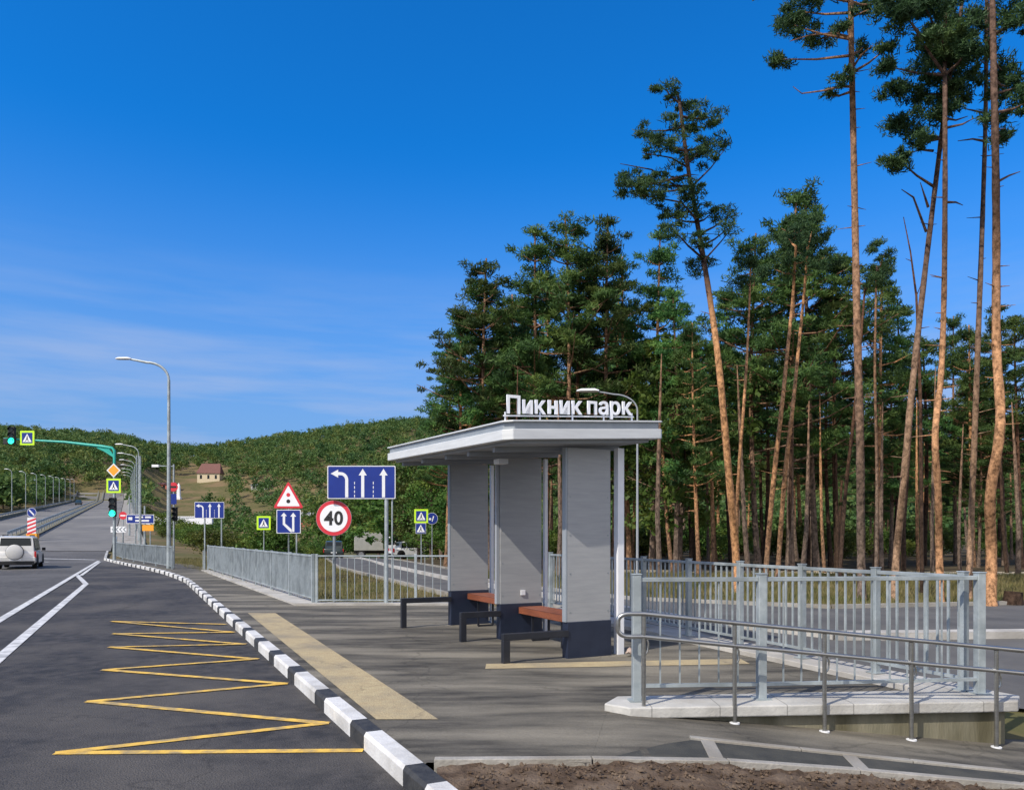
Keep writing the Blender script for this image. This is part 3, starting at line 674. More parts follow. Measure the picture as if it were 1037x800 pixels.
# big lane sign
o = empty('lane_sign', 'large blue lane arrow sign on a grey post by the end of the see-through railing', 'road sign', (*un(391, 612.5), .0))
Z = o.location.y; s = Z/F
poles(o, [0.0], (612.5-478)*s-.05, .045); poles(o, [.13], (612.5-478)*s-.05, .018, y=.06)
lane_sign(o, (366-391)*s, (612.5-488.3)*s, 69*s, 33.5*s)
# small lane sign
o = empty('lane_sign', 'smaller distant blue lane arrow sign on two posts beyond the walkway bend', 'road sign', (*un(212, 577), .0)); s = o.location.y/F
poles(o, [-5*s, 12*s], (577-512)*s, .035); poles(o, [-13*s+.3], .9, .03)
lane_sign(o, 0, (577-516.5)*s, 30*s, 16.5*s)
# speed limit
o = empty('speed_limit_sign', 'round red ringed 40 speed limit sign on a dark grey post', 'road sign', (*un(338, 612), 0)); s = o.location.y/F
poles(o, [.0], (612-512)*s, .035, M['galvdark'])
p = MB().disc((0, (612-524.5)*s), 17.7*s, 0, .012, 48).build('plate', M['red'], o)
MB().disc((0, (612-524.5)*s), 18.0*s, .003, .014, 48).build('rim', M['galv'], p)
MB().disc((0, (612-524.5)*s), 14.0*s, -.004, -.0005, 48).build('face', M['lit_white'], p)
for i, ch in enumerate('40'):
    me = text_mesh(ch, .42, .004, .012); xs_ = [v.co.x for v in me.vertices]; zs_ = [v.co.y for v in me.vertices]; mx_ = (max(xs_)+min(xs_))/2; mz_ = (max(zs_)+min(zs_))/2
    k = 14.5*s/(max(zs_)-min(zs_))
    for vv in me.vertices: vv.co.x = (vv.co.x-mx_)*k*.95; vv.co.y = (vv.co.y-mz_)*k
    me.materials.append(M['sblack']); me.name = 'digit'; q = bpy.data.objects.new('digit', me); C.objects.link(q); q.parent = p
    q.location = ((-5.1, 4.9)[i]*s, -.007, (612-524.5)*s); q.rotation_euler = (math.pi/2, 0, 0)
# triangle + merge sign
def tri_poly(cx_, z0, z1, w, r=.06):
    c = [(cx_-w/2, z0), (cx_+w/2, z0), (cx_, z1)]; out = []
    for i in range(3):
        P0 = Vector(c[i]); a_ = (Vector(c[i-1])-P0).normalized(); b_ = (Vector(c[(i+1) % 3])-P0).normalized()
        for k in range(5): t = k/4; out.append(tuple(P0+a_*r*(1-t)**2+b_*r*t**2))
    return out
o = empty('warning_sign', 'red triangle traffic light warning above a blue merging lane plate, on one post', 'road sign', (*un(292, 586), 0)); s = o.location.y/F; B = 586
poles(o, [0, .0+8*s], (B-535)*s, .03); poles(o, [0], (B-500)*s, .03)
p = MB().prism(tri_poly(0, (B-514.5)*s, (B-487)*s, 31*s, .1), 0, .012).build('plate', M['red'], o)
MB().prism(tri_poly(0, (B-512.5)*s, (B-491.5)*s, 23.5*s, .05), -.004, -.0005).build('face', M['lit_white'], p)
MB().disc((0, (B-501)*s), 2.0*s, -.008, -.0045, 16).build('red_dot', M['red'], p); MB().disc((0, (B-507.5)*s), 2.0*s, -.008, -.0045, 16).build('green_dot', M['sblack'], p)
p = plate(o, -12*s, 12.5*s, (B-540)*s, (B-516)*s, M['white']); plate(p, -11.3*s, 11.8*s, (B-539.3)*s, (B-516.7)*s, M['blue'], -.004, -.0005, 'face')
MB().prism(arrow_up(5*s, (B-538.5)*s, (B-519)*s, 2.2*s, 6*s, 4*s), -.008, -.0045).build('arrow', M['white'], p)
MB().prism([((x)*s, (B-y_)*s) for x, y_ in ((3.5, 539), (3.5, 536), (-3.2, 530), (-3.2, 522.5), (-1.4, 522.5), (-4.5, 519), (-7.6, 522.5), (-5.6, 522.5), (-5.6, 531), (1.5, 538))], -.008, -.0045).build('arrow', M['white'], p)
# pedestrian crossing signs
def crossing(o, cx_, cz, w, border=True, lab=None):
    p = plate(o, cx_-w/2, cx_+w/2, cz-w/2, cz+w/2, M['lime'] if border else M['white'], 0, .012, r=.02)
    b = w*.74 if border else w*.94
    plate(p, cx_-b/2, cx_+b/2, cz-b/2, cz+b/2, M['blue'], -.005, -.0005, 'face', r=.01)
    MB().prism(tri_poly(cx_, cz-b*.38, cz+b*.40, b*.86, .03), -.010, -.0055).build('triangle', M['lit_white'], p)
    g = MB(); g.disc((cx_+.01*w, cz+b*.14), b*.055, -.015, -.0105, 10)
    g.prism([(cx_-b*.05, cz+b*.07), (cx_+b*.07, cz+b*.07), (cx_+b*.06, cz-b*.08), (cx_+b*.17, cz-b*.30), (cx_+b*.10, cz-b*.30), (cx_+b*.0, cz-b*.12), (cx_-b*.12, cz-b*.30), (cx_-b*.19, cz-b*.30), (cx_-b*.05, cz-b*.08)], -.015, -.0105)
    g.build('pictogram', M['sblack'], p); return p
def sign_at(name, label, px, py, y, cat='road sign'):
    v_ = at(px, py, y); g = T(v_.x, y); return empty(name, label, cat, (v_.x, y, g)), y/F, v_.z-g
o, s, hz_ = sign_at('crossing_sign', 'small lime bordered pedestrian crossing sign left of the red triangle sign', 267, 529.5, 45)
poles(o, [0], hz_+.2, .03); crossing(o, 0, hz_, 14*s)
o, s, hz_ = sign_at('crossing_sign', 'lime bordered crossing sign above a blue triangle plate, beside the side road', 426.5, 522.5, 42)
poles(o, [0], hz_+.2, .03); crossing(o, 0, hz_, 14*s)
p = crossing(o, -.02, hz_-12.5*s, 10.5*s, False)
o, s, hz_ = sign_at('cycle_path_sign', 'small round blue sign on a thin post to the right of the crossing sign', 437.5, 525, 43)
poles(o, [0], hz_+.1, .025); p = MB().disc((0, hz_), 5.6*s, 0, .012, 24).build('plate', M['blue'], o); MB().disc((0, hz_), 5.9*s, .003, .014, 24).build('rim', M['white'], p)
MB().prism([(-.02, hz_-3*s), (.03, hz_-3*s), (.12, hz_+2.5*s), (.06, hz_+2.5*s)], -.005, -.0005).build('pictogram', M['white'], p)
MB().disc((-.11, hz_-.03), .07, -.005, -.0005, 12).build('pictogram', M['white'], p)

# ------------------------------------------------------------------ traffic lights
def signal_head(o, cx_, cz, w, h, lit=2, yoff=-.18):
    b = MB().box(cx_-w/2, cx_+w/2, yoff, yoff+.2, cz-h/2, cz+h/2).build('signal_head', M['sblack'], o, bevel=.02)
    for k in range(3):
        zc = cz+h/2-h*(k+.5)/3
        m_ = M['green_lamp'] if (k == 2 and lit == 2) else M['glass']
        MB().disc((cx_, zc), min(w*.4, h*.145)*(1.25 if m_ == M['green_lamp'] else 1), yoff-.02, yoff-.001, 20).build('lens', m_, b)
        hood = []; 
        g = MB()
        for j in range(9):
            t0 = math.radians(-10+200*j/9); t1 = math.radians(-10+200*(j+1)/9); r_ = min(w*.45, h*.16)
            a_ = Vector((cx_+r_*math.cos(t0), 0, zc+r_*math.sin(t0))); b_ = Vector((cx_+r_*math.cos(t1), 0, zc+r_*math.sin(t1)))
            g.add([(a_.x, yoff-.12, a_.z), (b_.x, yoff-.12, b_.z), (b_.x, yoff, b_.z), (a_.x, yoff, a_.z)], [(0, 1, 2, 3)])
        g.build('hood', M['sblack'], b)
    return b
Yt = 48.; xt = at(115, 500, Yt).x
tl = empty('traffic_light', 'traffic light showing green on a mast with a long teal arm over the road', 'traffic light', (xt, Yt, 0)); s = Yt/F
zz_ = lambda py: CAMZ+(HY-py)*s
MB().tube([(0, .1, 0), (0, .1, zz_(470))], [.10, .075], 12).build('mast', M['galv'], tl, smooth=True)
am = MB().tube([(0, .1, zz_(470)), (0, .1, zz_(456)), (-.15, .1, zz_(453.5)), (-12*s, .1, zz_(452)), (-50*s, .1, zz_(447.5)), (-112*s, .1, zz_(444))], [.085, .085, .09, .10, .075, .05], 10).build('arm', M['teal'], tl, smooth=True)
MB().tube([(0, .1, zz_(463)), (-18*s, .1, zz_(451.5))], .05, 8).build('brace', M['teal'], tl, smooth=True)
MB().prism([(0, zz_(462)), (-18*s, zz_(453.5)), (-6*s, zz_(453))], .07, .12).build('gusset', M['teal'], tl)
signal_head(tl, 0, zz_(513.5), 6.5*s, 19*s)
signal_head(tl, -102*s, zz_(441), 6.5*s, 17*s)
bx_ = MB().box(-111*s, -105.6*s, -.1, .08, zz_(450), zz_(444)).build('lamp_housing', M['sblack'], tl, bevel=.02)
crossing(tl, -87.5*s, zz_(443.5), 14.5*s); crossing(tl, 0, zz_(491.8), 14.5*s)
d = MB().prism([(0, zz_(469)), (7.2*s, zz_(476.2)), (0, zz_(483.5)), (-7.2*s, zz_(476.2))], 0, .012).build('priority_plate', M['white'], tl)
MB().prism([(0, zz_(470.5)), (5.6*s, zz_(476.2)), (0, zz_(482)), (-5.6*s, zz_(476.2))], -.005, -.0005).build('face', M['amber'], d)
# second signal, seen side on, with a red disc and blue plate
Y2 = 37.5; v_ = at(175.5, 500, Y2)
tl = empty('traffic_light', 'slim dark signal pole with a red disc and blue plate beside the tall street lamp', 'traffic light', (v_.x, Y2, 0)); s = Y2/F; z2 = lambda py: CAMZ+(HY-py)*s
MB().tube([(0, .06, 0), (0, .06, z2(470))], .045, 10).build('mast', M['galv'], tl, smooth=True)
MB().bar((0, .06, z2(472)), (-18*s, .06, z2(471.5)), .04).build('arm', M['galv'], tl)
MB().box(-22*s, -15*s, 0, .12, z2(473), z2(470.5)).build('camera_box', M['white'], tl, bevel=.01)
d = MB().disc((0, z2(493)), 4.6*s, 0, .012, 24).build('disc_plate', M['red'], tl); MB().box(-3.2*s, 3.2*s, -.006, -.0005, z2(494), z2(492)).build('bar', M['sblack'], d)
d = plate(tl, -3*s, 3.3*s, z2(510.5), z2(500), M['blue'], name='blue_plate')
signal_head(tl, 2.5*s, z2(520.5), 4*s, 14*s, lit=0)
# direction sign etc. by the railing bend
o, s, hz_ = sign_at('direction_sign', 'wide blue direction sign with an amber plate under it, beyond the traffic light', 142, 525.5, 62)
poles(o, [-5*s, 10*s], hz_, .05)
p = plate(o, -14*s, 14*s, hz_-4.6*s, hz_+4.6*s, M['white']); plate(p, -13.5*s, 13.5*s, hz_-4.1*s, hz_+4.1*s, M['blue'], -.006, -.0005, 'face')
g = MB()
for k, (x0, x1, zc) in enumerate(((-5, 3, 1.9), (5, 11, 1.9), (-5, 9, -1.7))): g.box(x0*s, x1*s, -.012, -.0065, hz_+zc*s-.07, hz_+zc*s+.07)
g.box(-12*s, -8*s, -.012, -.0065, hz_-1*s, hz_+2*s); g.build('lettering', M['white'], p)
plate(o, 2*s, 13.5*s, hz_-12*s, hz_-6*s, M['amber'], name='amber_plate')
o, s, hz_ = sign_at('chevron_board', 'small pale board with grey arrowheads behind the traffic light mast', 120, 536, 56)
poles(o, [-4*s, 4*s], hz_, .04); p = plate(o, -8*s, 8*s, hz_-3*s, hz_+3*s, M['lit_white'])
for k in range(4): MB().prism([((-7+k*3.8)*s, hz_), ((-4.6+k*3.8)*s, hz_+2.4*s), ((-3.2+k*3.8)*s, hz_+2.4*s), ((-5.6+k*3.8)*s, hz_), ((-3.2+k*3.8)*s, hz_-2.4*s), ((-4.6+k*3.8)*s, hz_-2.4*s)], -.006, -.0005).build('arrowhead', M['galvdark'], p)
o, s, hz_ = sign_at('no_entry_sign', 'tiny round red sign left of the wide blue direction sign', 124.5, 522, 66)
poles(o, [0], hz_, .04); p = MB().disc((0, hz_), 4*s, 0, .012, 20).build('plate', M['red'], o); MB().box(-2.6*s, 2.6*s, -.006, -.0005, hz_-.06, hz_+.06).build('bar', M['lit_white'], p)
# chevron bollard with blue keep-left disc on the median nose
o, s, hz_ = sign_at('median_marker', 'red and white striped marker post under a blue disc on the median nose', 32, 519, 74)
d = MB().disc((0, hz_+.2*s), 4.4*s, 0, .02, 24).build('blue_disc', M['blue'], o); MB().disc((0, hz_+.2*s), 4.7*s, .003, .024, 24).build('rim', M['white'], d)
MB().prism([(-3*s, hz_+2.2*s), (-1.9*s, hz_+3*s), (3*s, hz_-2*s), (1.9*s, hz_-2.9*s)], -.006, -.0005).build('arrow', M['white'], d)
p = MB().box(-4.4*s, 4.4*s, 0, .05, hz_-21*s, hz_-5*s).build('striped_board', M['white'], o)
for k in range(4): MB().prism([(-4.4*s, hz_-(8.5+k*4)*s), (4.4*s, hz_-(5.2+k*4)*s-.0), (4.4*s, hz_-(7.2+k*4)*s), (-4.4*s, hz_-(10.5+k*4)*s)], -.006, -.0005).build('stripe', M['red'], p)
MB().box(-5.5*s, 5*s, 0, .4, 0, hz_-21.3*s if hz_-21.3*s > .1 else .1).build('base', M['amber'], o)

# ------------------------------------------------------------------ median barriers and parapet
def barrier(label, u, ya, yb, h, m, rails, posts=True, wall=None):
    o = empty('crash_barrier', label, 'barrier')
    def q(y, z): x = u-27.6-.5*(y-52); return (x, y, T(x, y)-.1+z)
    yy = [ya+(yb-ya)*i/60 for i in range(61)]
    for rz0 in rails:
        g = MB()
        for a_, b_ in zip(yy[:-1], yy[1:]): g.bar(q(a_, rz0), q(b_, rz0), .10, .28)
        g.build('rail', m, o)
    if wall:
        g = MB()
        for a_, b_ in zip(yy[:-1], yy[1:]): g.bar(q(a_, wall/2), q(b_, wall/2), .35, wall)
        g.build('plinth_wall', M['wallc'], o)
    g = MB(); y = ya
    while y < min(yb, 190): a_ = q(y, 0); g.bar(a_, q(y, h), .08, .1); y += 3
    tag(g.build('post_row', M['galvdark'], o), kind='stuff')
    return o
barrier('grey steel crash barrier on the right side of the median', -8.2, 76, 320, .75, M['galv'], [.62])
barrier('grey steel crash barrier on the left side of the median', -10.2, 76, 320, .75, M['galv'], [.62])
barrier('dark parapet barrier along the left edge of the climbing road', -18.9, 70, 320, .9, M['galvdark'], [.8], wall=.5)
strip('median', -10.6, -7.8, 75, 320, M['wallc'], .02, 3)

# ------------------------------------------------------------------ street lamps
def street_lamp(label, x, y, H, arm, dirx, group=None, r=.09, z=None, diry=0.):
    z = T(x, y) if z is None else z
    o = empty('street_lamp', label, 'street lamp', (x, y, z), 0, group)
    MB().tube([(0, 0, 0), (0, 0, H*.45), (0, 0, H*.9)], [r, r*.8, r*.6], 10).build('pole', M['galv'], o, smooth=True)
    pts = []
    for k in range(9): t = math.pi/2*k/8; pts.append((dirx*arm*.55*(1-math.cos(t)), diry*arm*.55*(1-math.cos(t)), H*.9+H*.085*math.sin(t)))
    pts.append((dirx*arm*.8, diry*arm*.8, H*.995)); pts.append((dirx*arm*.95, diry*arm*.95, H))
    MB().tube(pts, [r*.55]*9+[r*.5, r*.45], 8).build('arm', M['galv'], o, smooth=True)
    hx = dirx*arm; hy = diry*arm
    g = MB(); g.loft([[Vector((hx+dirx*t_-.0, hy+diry*t_+dy*w_, H+.01+dz_*w_)) for dy, dz_ in ((-.16, 0), (-.1, .08), (.1, .08), (.16, 0), (0, -.05))] for t_, w_ in ((-.15, .5), (0, 1), (.45, .9), (.6, .4))])
    g.build('lamp_head', M['white'], o, smooth=True); return o
v_ = at(171, 500, 37)
street_lamp('tall grey street lamp with a curved arm rising behind the kerb railing', v_.x, 37, 10.05, 1.95, -1, r=.11, z=0)
v_ = at(645.5, 400, 26)
o = street_lamp('white street lamp pole standing right behind the shelter, its arm above the roof letters', v_.x, 26, 6.45, 1.45, -1, r=.05, z=0)
for ch in list(o.children):
    if ch.name.startswith(('pole', 'arm')): ch.data.materials[0] = M['soffit']
cu_ = lambda y: -27.6-.5*(y-52)
ordn = ['nearest', 'second', 'third', 'fourth', 'fifth', 'sixth', 'seventh', 'eighth', 'ninth', 'tenth']
for i, px in enumerate((12, 26, 37, 46, 54, 60, 66, 71, 75, 97)):
    y = -20.6/((px-518.5)/780+.5)
    lab = 'thin pale lamp post left of the climbing road, %s' % ('nearest of its row' if i == 0 else ordn[i]+' from the left edge')
    street_lamp(lab, -46.6-.5*(y-52), y, 8.4, .75, -1, 'lamp posts on the left verge of the climbing road', r=.08 if y < 200 else .11)
for i, y in enumerate((72, 90, 110, 132, 158, 190, 230)):
    street_lamp('street lamp right of the climbing road, %s in its row' % ordn[i], cu_(y)+2.7, y, 9.0, 1.6, -1, 'street lamps on the right verge of the climbing road', r=.08)
for i, (px, y, H_) in enumerate(((142, 58, 7.3), (138.5, 95, 9), (146.5, 66, 3.4), (131, 80, 4.))):
    x = at(px, 500, y).x; o = tag(MB().tube([(0, 0, 0), (0, 0, H_)], [.10, .07], 8).build('utility_pole', M['galv'], smooth=True), ['plain grey pole just right of the traffic light, tallest of its cluster', 'plain distant pole between the traffic light and the direction sign', 'short plain pole right of the direction sign posts', 'short far pole left of the direction sign'][i], 'pole')
    o.location = (x, y, T(x, y))

# ------------------------------------------------------------------ vehicles
def wheel(o, x, y, r, w=.2, side=1):
    t = MB(); n = 24
    rings = [[Vector((x+dx, y+rr*math.cos(2*math.pi*k/n), r+rr*math.sin(2*math.pi*k/n))) for k in range(n)] for dx, rr in ((-w/2, r*.9), (-w*.4, r), (w*.4, r), (w/2, r*.9))]
    t.loft(rings); wh = t.build('wheel', M['rubber'], o, smooth=True)
    q = MB(); xs2 = x+side*(w/2+.005)
    q.loft([[Vector((xs2+dx, y+rr*math.cos(2*math.pi*k/n), r+rr*math.sin(2*math.pi*k/n))) for k in range(n)] for dx, rr in ((-.01, r*.62), (.004*side, r*.6))])
    q.build('rim', M['rim'], wh)
def ringsec(y, hw, z0, z1, cham=.10, inn=.0):
    return [Vector((-hw+cham, y, z0)), Vector((hw-cham, y, z0)), Vector((hw, y, z0+cham)), Vector((hw-inn, y, z1-cham)), Vector((hw-cham-inn, y, z1)), Vector((-hw+cham+inn, y, z1)), Vector((-hw+inn, y, z1-cham)), Vector((-hw, y, z0+cham))]
def car(name, label, cat, loc, rz, Lh, Wd, Ht, paint, suv=True, group=None):
    """origin at ground below the rear axle side; the nose points to +y"""
    o = empty(name, label, cat, loc, rz, group); hw = Wd/2; gc = .22; belt = Ht*(.545 if suv else .60)
    g = MB(); st = [(0, .92, gc+.14, belt-.06), (.06, .98, gc+.05, belt), (.25*Lh, 1, gc, belt+.01), (.55*Lh, 1, gc, belt), (.70*Lh, .99, gc, belt-.05), (.90*Lh, .95, gc, belt-.14), (.985*Lh, .86, gc+.03, belt-.24), (Lh, .74, gc+.14, belt-.34)]
    g.loft([ringsec(y, hw*w, a, b, .09) for y, w, a, b in st]); g.build('body', paint, o, smooth=True)
    c = MB(); rear = .05 if suv else .5
    st = [(rear, .88, belt-.06, belt+.02), (rear+.18, .80, belt-.06, Ht-.06), (rear+.4, .79, belt-.06, Ht), (.50*Lh, .79, belt-.06, Ht-.01), (.58*Lh, .80, belt-.06, Ht-.09), (.73*Lh, .88, belt-.06, belt+.0)]
    rg_ = []
    for y, w, a, b in st:
        W1 = hw*.93; W2 = hw*w
        rg_.append([Vector((-W1, y, a)), Vector((W1, y, a)), Vector((W2+(W1-W2)*.1, y, b-.05)), Vector((W2-.06, y, b)), Vector((-W2+.06, y, b)), Vector((-W2-(W1-W2)*.1, y, b-.05))])
    c.loft(rg_); c.build('cabin', paint, o, smooth=True)
    # glazing
    zb = belt+.03; zt2 = Ht-.11; W1 = hw*.935; W2 = hw*.82
    y0, y1 = rear+.02, rear+.17
    MB().add([(-W1*.84, y0-.005+.01, zb+.02), (W1*.84, y0-.005+.01, zb+.02), (W2*.86, y1-.035, zt2), (-W2*.86, y1-.035, zt2), (-W1*.84, y0+.03, zb+.02), (W1*.84, y0+.03, zb+.02), (W2*.86, y1, zt2), (-W2*.86, y1, zt2)],
             [(0, 1, 2, 3), (7, 6, 5, 4), (0, 4, 5, 1), (1, 5, 6, 2), (2, 6, 7, 3), (3, 7, 4, 0)]).build('rear_window', M['glass'], o)
    for sgn in (-1, 1):
        for ya, yb in ((rear+.28, .28*Lh), (.30*Lh, .44*Lh), (.455*Lh, .60*Lh)):
            w0, w1 = W1+.012, W2+.022; yb2 = yb-(.12 if yb > .5*Lh else 0)
            MB().add([(sgn*w0, ya, zb), (sgn*w0, yb, zb), (sgn*w1, yb2, zt2), (sgn*w1, ya+.02, zt2), (sgn*(w0-.02), ya, zb), (sgn*(w0-.02), yb, zb), (sgn*(w1-.02), yb2, zt2), (sgn*(w1-.02), ya+.02, zt2)],
                     [(0, 1, 2, 3), (7, 6, 5, 4), (0, 4, 5, 1), (1, 5, 6, 2), (2, 6, 7, 3), (3, 7, 4, 0)]).build('side_window', M['glass'], o)
        MB().box(sgn*hw*.99-.07, sgn*hw*.99+.02, -.03, .12, belt-.36, belt-.02).build('tail_light', M['taillight'], o, bevel=.02)
        mr_ = MB().box(sgn*(hw+.03)-.0, sgn*(hw+.03)+sgn*.17, .555*Lh, .555*Lh+.09, belt-.01, belt+.15).build('mirror', M['sblack'] if suv else paint, o, bevel=.02)
        for yy in (.17*Lh, .78*Lh):
            wheel(o, sgn*(hw-.12), yy, .345 if suv else .31, .22, sgn)
            aa = MB(); r_ = .42 if suv else .38
            pts = [(yy+r_*math.cos(math.radians(t)), .345+r_*math.sin(math.radians(t))) for t in range(0, 181, 20)]
            aa.add([(sgn*(hw+.004), a_, b_) for a_, b_ in pts]+[(sgn*(hw+.004), yy+r_, .2), (sgn*(hw+.004), yy-r_, .2)]+[(sgn*(hw-.03), a_, b_) for a_, b_ in pts]+[(sgn*(hw-.03), yy+r_, .2), (sgn*(hw-.03), yy-r_, .2)], [tuple(range(12)), tuple(range(23, 11, -1))])
            aa.build('wheel_arch', M['sblack'], o)
    MB().box(-hw*.97, hw*.97, -.07, .10, .40, .62).build('rear_bumper', paint, o, bevel=.03)
    MB().box(-hw*.9, hw*.9, -.085, .10, .22, .40).build('bumper_valance', M['sblack'], o, bevel=.02)
    MB().box(-.26, .26, -.08, -.071, .44, .55).build('number_plate', M['lit_white'], o)
    MB().box(-hw*.9, hw*.9, Lh-.25, Lh+.02, .3, .5).build('front_bumper', M['sblack'], o, bevel=.03)
    return o
cr_ = at(15.5, 575, 39.3)
rzc = math.atan(.49)
c = car('parked_car', 'silver off-road car with a round spare wheel cover on its tailgate, driving away', 'car', (cr_.x, 39.3, road_h(cr_.x, 39.3)), rzc, 4.3, 1.82, 1.70, M['carpaint'])
c.name = 'suv_car'
n = 32
sp = MB().loft([[Vector((-.02+rr*math.cos(2*math.pi*k/n), yy, .88+rr*math.sin(2*math.pi*k/n))) for k in range(n)] for yy, rr in ((-.02, .37), (-.14, .385), (-.22, .37), (-.25, .30), (-.255, .05))]).build('spare_wheel_cover', M['carpaint'], c, smooth=True)
MB().loft([[Vector((-.02+rr*math.cos(2*math.pi*k/n), yy, .88+rr*math.sin(2*math.pi*k/n))) for k in range(n)] for yy, rr in ((-.0, .40), (-.10, .40))]).build('tyre', M['rubber'], sp)
for x in (-.6, .6): MB().box(x-.02, x+.02, .4, 2.4, 1.70, 1.75).build('roof_rail', M['sblack'], c, bevel=.01)
def on_ground(px, y): x = (px-CX)/F*y; return (x, y, T(x, y))
car('estate_car', 'white car on the side road to the right of the grey truck', 'car', on_ground(396, 70), math.radians(-68), 4.3, 1.75, 1.5, M['carwhite'], False)
car('dark_car', 'dark green car behind the speed limit post', 'car', on_ground(338, 70), math.radians(12), 4.0, 1.75, 1.55, M['cardark'], True)
car('distant_car', 'tiny dark car far up the climbing road', 'car', (cu_(235)-13, 235, T(cu_(235)-13, 235)-.1), rzc+math.pi, 4.2, 1.75, 1.5, M['cardark'], False)
tk = empty('truck', 'grey canvas sided truck facing right on the side road', 'truck', on_ground(361, 80), math.radians(-80))
MB().box(-1.15, 1.15, -.2, 2.75, .85, 2.75).build('cargo_cover', M['canvas'], tk, bevel=.06)
MB().box(-.5, .5, -.2, 4.6, .55, .83).build('chassis', M['sblack'], tk)
cb = MB().loft([ringsec(y, 1.0, .55, z, .08) for y, z in ((2.95, 2.3), (3.9, 2.3), (4.25, 1.6), (4.5, 1.5))]).build('cab', M['white'], tk)
for sgn in (-1, 1):
    MB().box(sgn*1.003-.01, sgn*1.003+.01, 3.2, 3.85, 1.45, 2.05).build('cab_window', M['glass'], cb)
    for yy in (.5, 3.7): wheel(tk, sgn*.95, yy, .45, .28, sgn)

# ------------------------------------------------------------------ distant buildings
def house(name, label, px, py, w, d, h, rh, wall, roof, rz=0, y=None):
    p = hit(px, py) if y is None else (at(px, py, y).x, y, T(at(px, py, y).x, y))
    o = empty(name, label, 'house', p, rz)
    wl = MB().box(-w/2, w/2, 0, d, -3, h).build('wall', wall, o)
    MB().add([(-w/2-.5, -.5, h), (w/2+.5, -.5, h), (w/2+.5, d+.5, h), (-w/2-.5, d+.5, h), (-w/2+1.2, d/2, h+rh), (w/2-.6, d/2, h+rh)], [(3, 2, 1, 0), (0, 1, 5, 4), (1, 2, 5), (2, 3, 4, 5), (3, 0, 4)]).build('roof', roof, o)
    k = max(2, int(w//3))
    for i in range(k):
        x = -w/2+w*(i+.5)/k
        MB().box(x-.55, x+.55, -.05, -.003, h*.35, h*.8).build('window', M['glass'], o)
    return o
house('house', 'cream house with a steep brown roof on the wooded slope', 211, 488, 11.5, 8, 4.5, 5.5, M['cream'], M['roofred'], .1)
house('shed', 'low pale shed with a flat grey roof right of the cream house', 263, 496, 9, 6, 2.2, 1.0, M['canvas'], M['galv'], -.1)
house('building', 'low reddish building left of the cream house', 166, 497, 11, 5, 3, 1, M['brickred'], M['roofred'], 0)
house('outbuilding', 'small red walled building by the pond, behind the merging lane sign', 311, 533, 8, 6, 3.4, 1.8, M['brickred'], M['canvas'], .1)
house('far_house', 'pale low house on the far left behind the lamp posts', 14, 500, 12, 8, 3.5, 1.6, M['cream'], M['galv'], 0)
p = hit(181, 505); o = tag(MB().loft([[Vector((sx*a, sy*a, z)) for sx, sy in ((-1, -1), (1, -1), (1, 1), (-1, 1))] for z, a in ((-1, 1.1), (.6, 1.1), (.7, .75), (6.0, .55), (7.3, .05))]).build('white_monument', M['lit_white']), 'slim white monument on the dry slope below the cream house', 'monument'); o.location = p
p = at(182, 527, 120); o = tag(MB().box(-7, 5, 0, .6, -.6, .5).box(-7.2, 5.2, -.1, .7, .5, .65).build('white_wall', M['lit_white']), 'long white wall behind the slim signal pole', 'wall'); o.location = p
p = at(120, 548, 100)

# ------------------------------------------------------------------ vegetation
def unit(n):
    v = rng.normal(size=(n, 3)); return v/np.linalg.norm(v, axis=1)[:, None]
def needles(cents, rads, n, ln, wd, flat=.48, up=.25):
    """tufts of thin needle blades around clump centres -> verts, faces"""
    c = np.repeat(np.asarray(cents), n, axis=0); r = np.repeat(np.asarray(rads), n)
    d = unit(len(c)); pos = c+d*(r*rng.random(len(c))**.45)[:, None]*np.array([1, 1, flat])
    dd = d*.7+unit(len(c))*.8+np.array([0, 0, up]); dd /= np.linalg.norm(dd, axis=1)[:, None]
    s_ = np.cross(dd, unit(len(c))); s_ /= np.linalg.norm(s_, axis=1)[:, None]+1e-9
    L_ = ln*(.6+.8*rng.random(len(c)))[:, None]; W_ = wd*(.6+.8*rng.random(len(c)))[:, None]
    a = pos-dd*L_/2; v = np.stack([a-s_*W_*.35, a+s_*W_*.35, a+dd*L_*.6+s_*W_*.6, a+dd*L_-s_*W_*.1], axis=1).reshape(-1, 3)
    f = np.arange(len(v)).reshape(-1, 4)
    return v, f
def cluster(c, R_, k):
    return [tuple(np.array(c)+unit(1)[0]*R_*np.array([1, 1, .5])*R.random()**.4) for _ in range(k)]
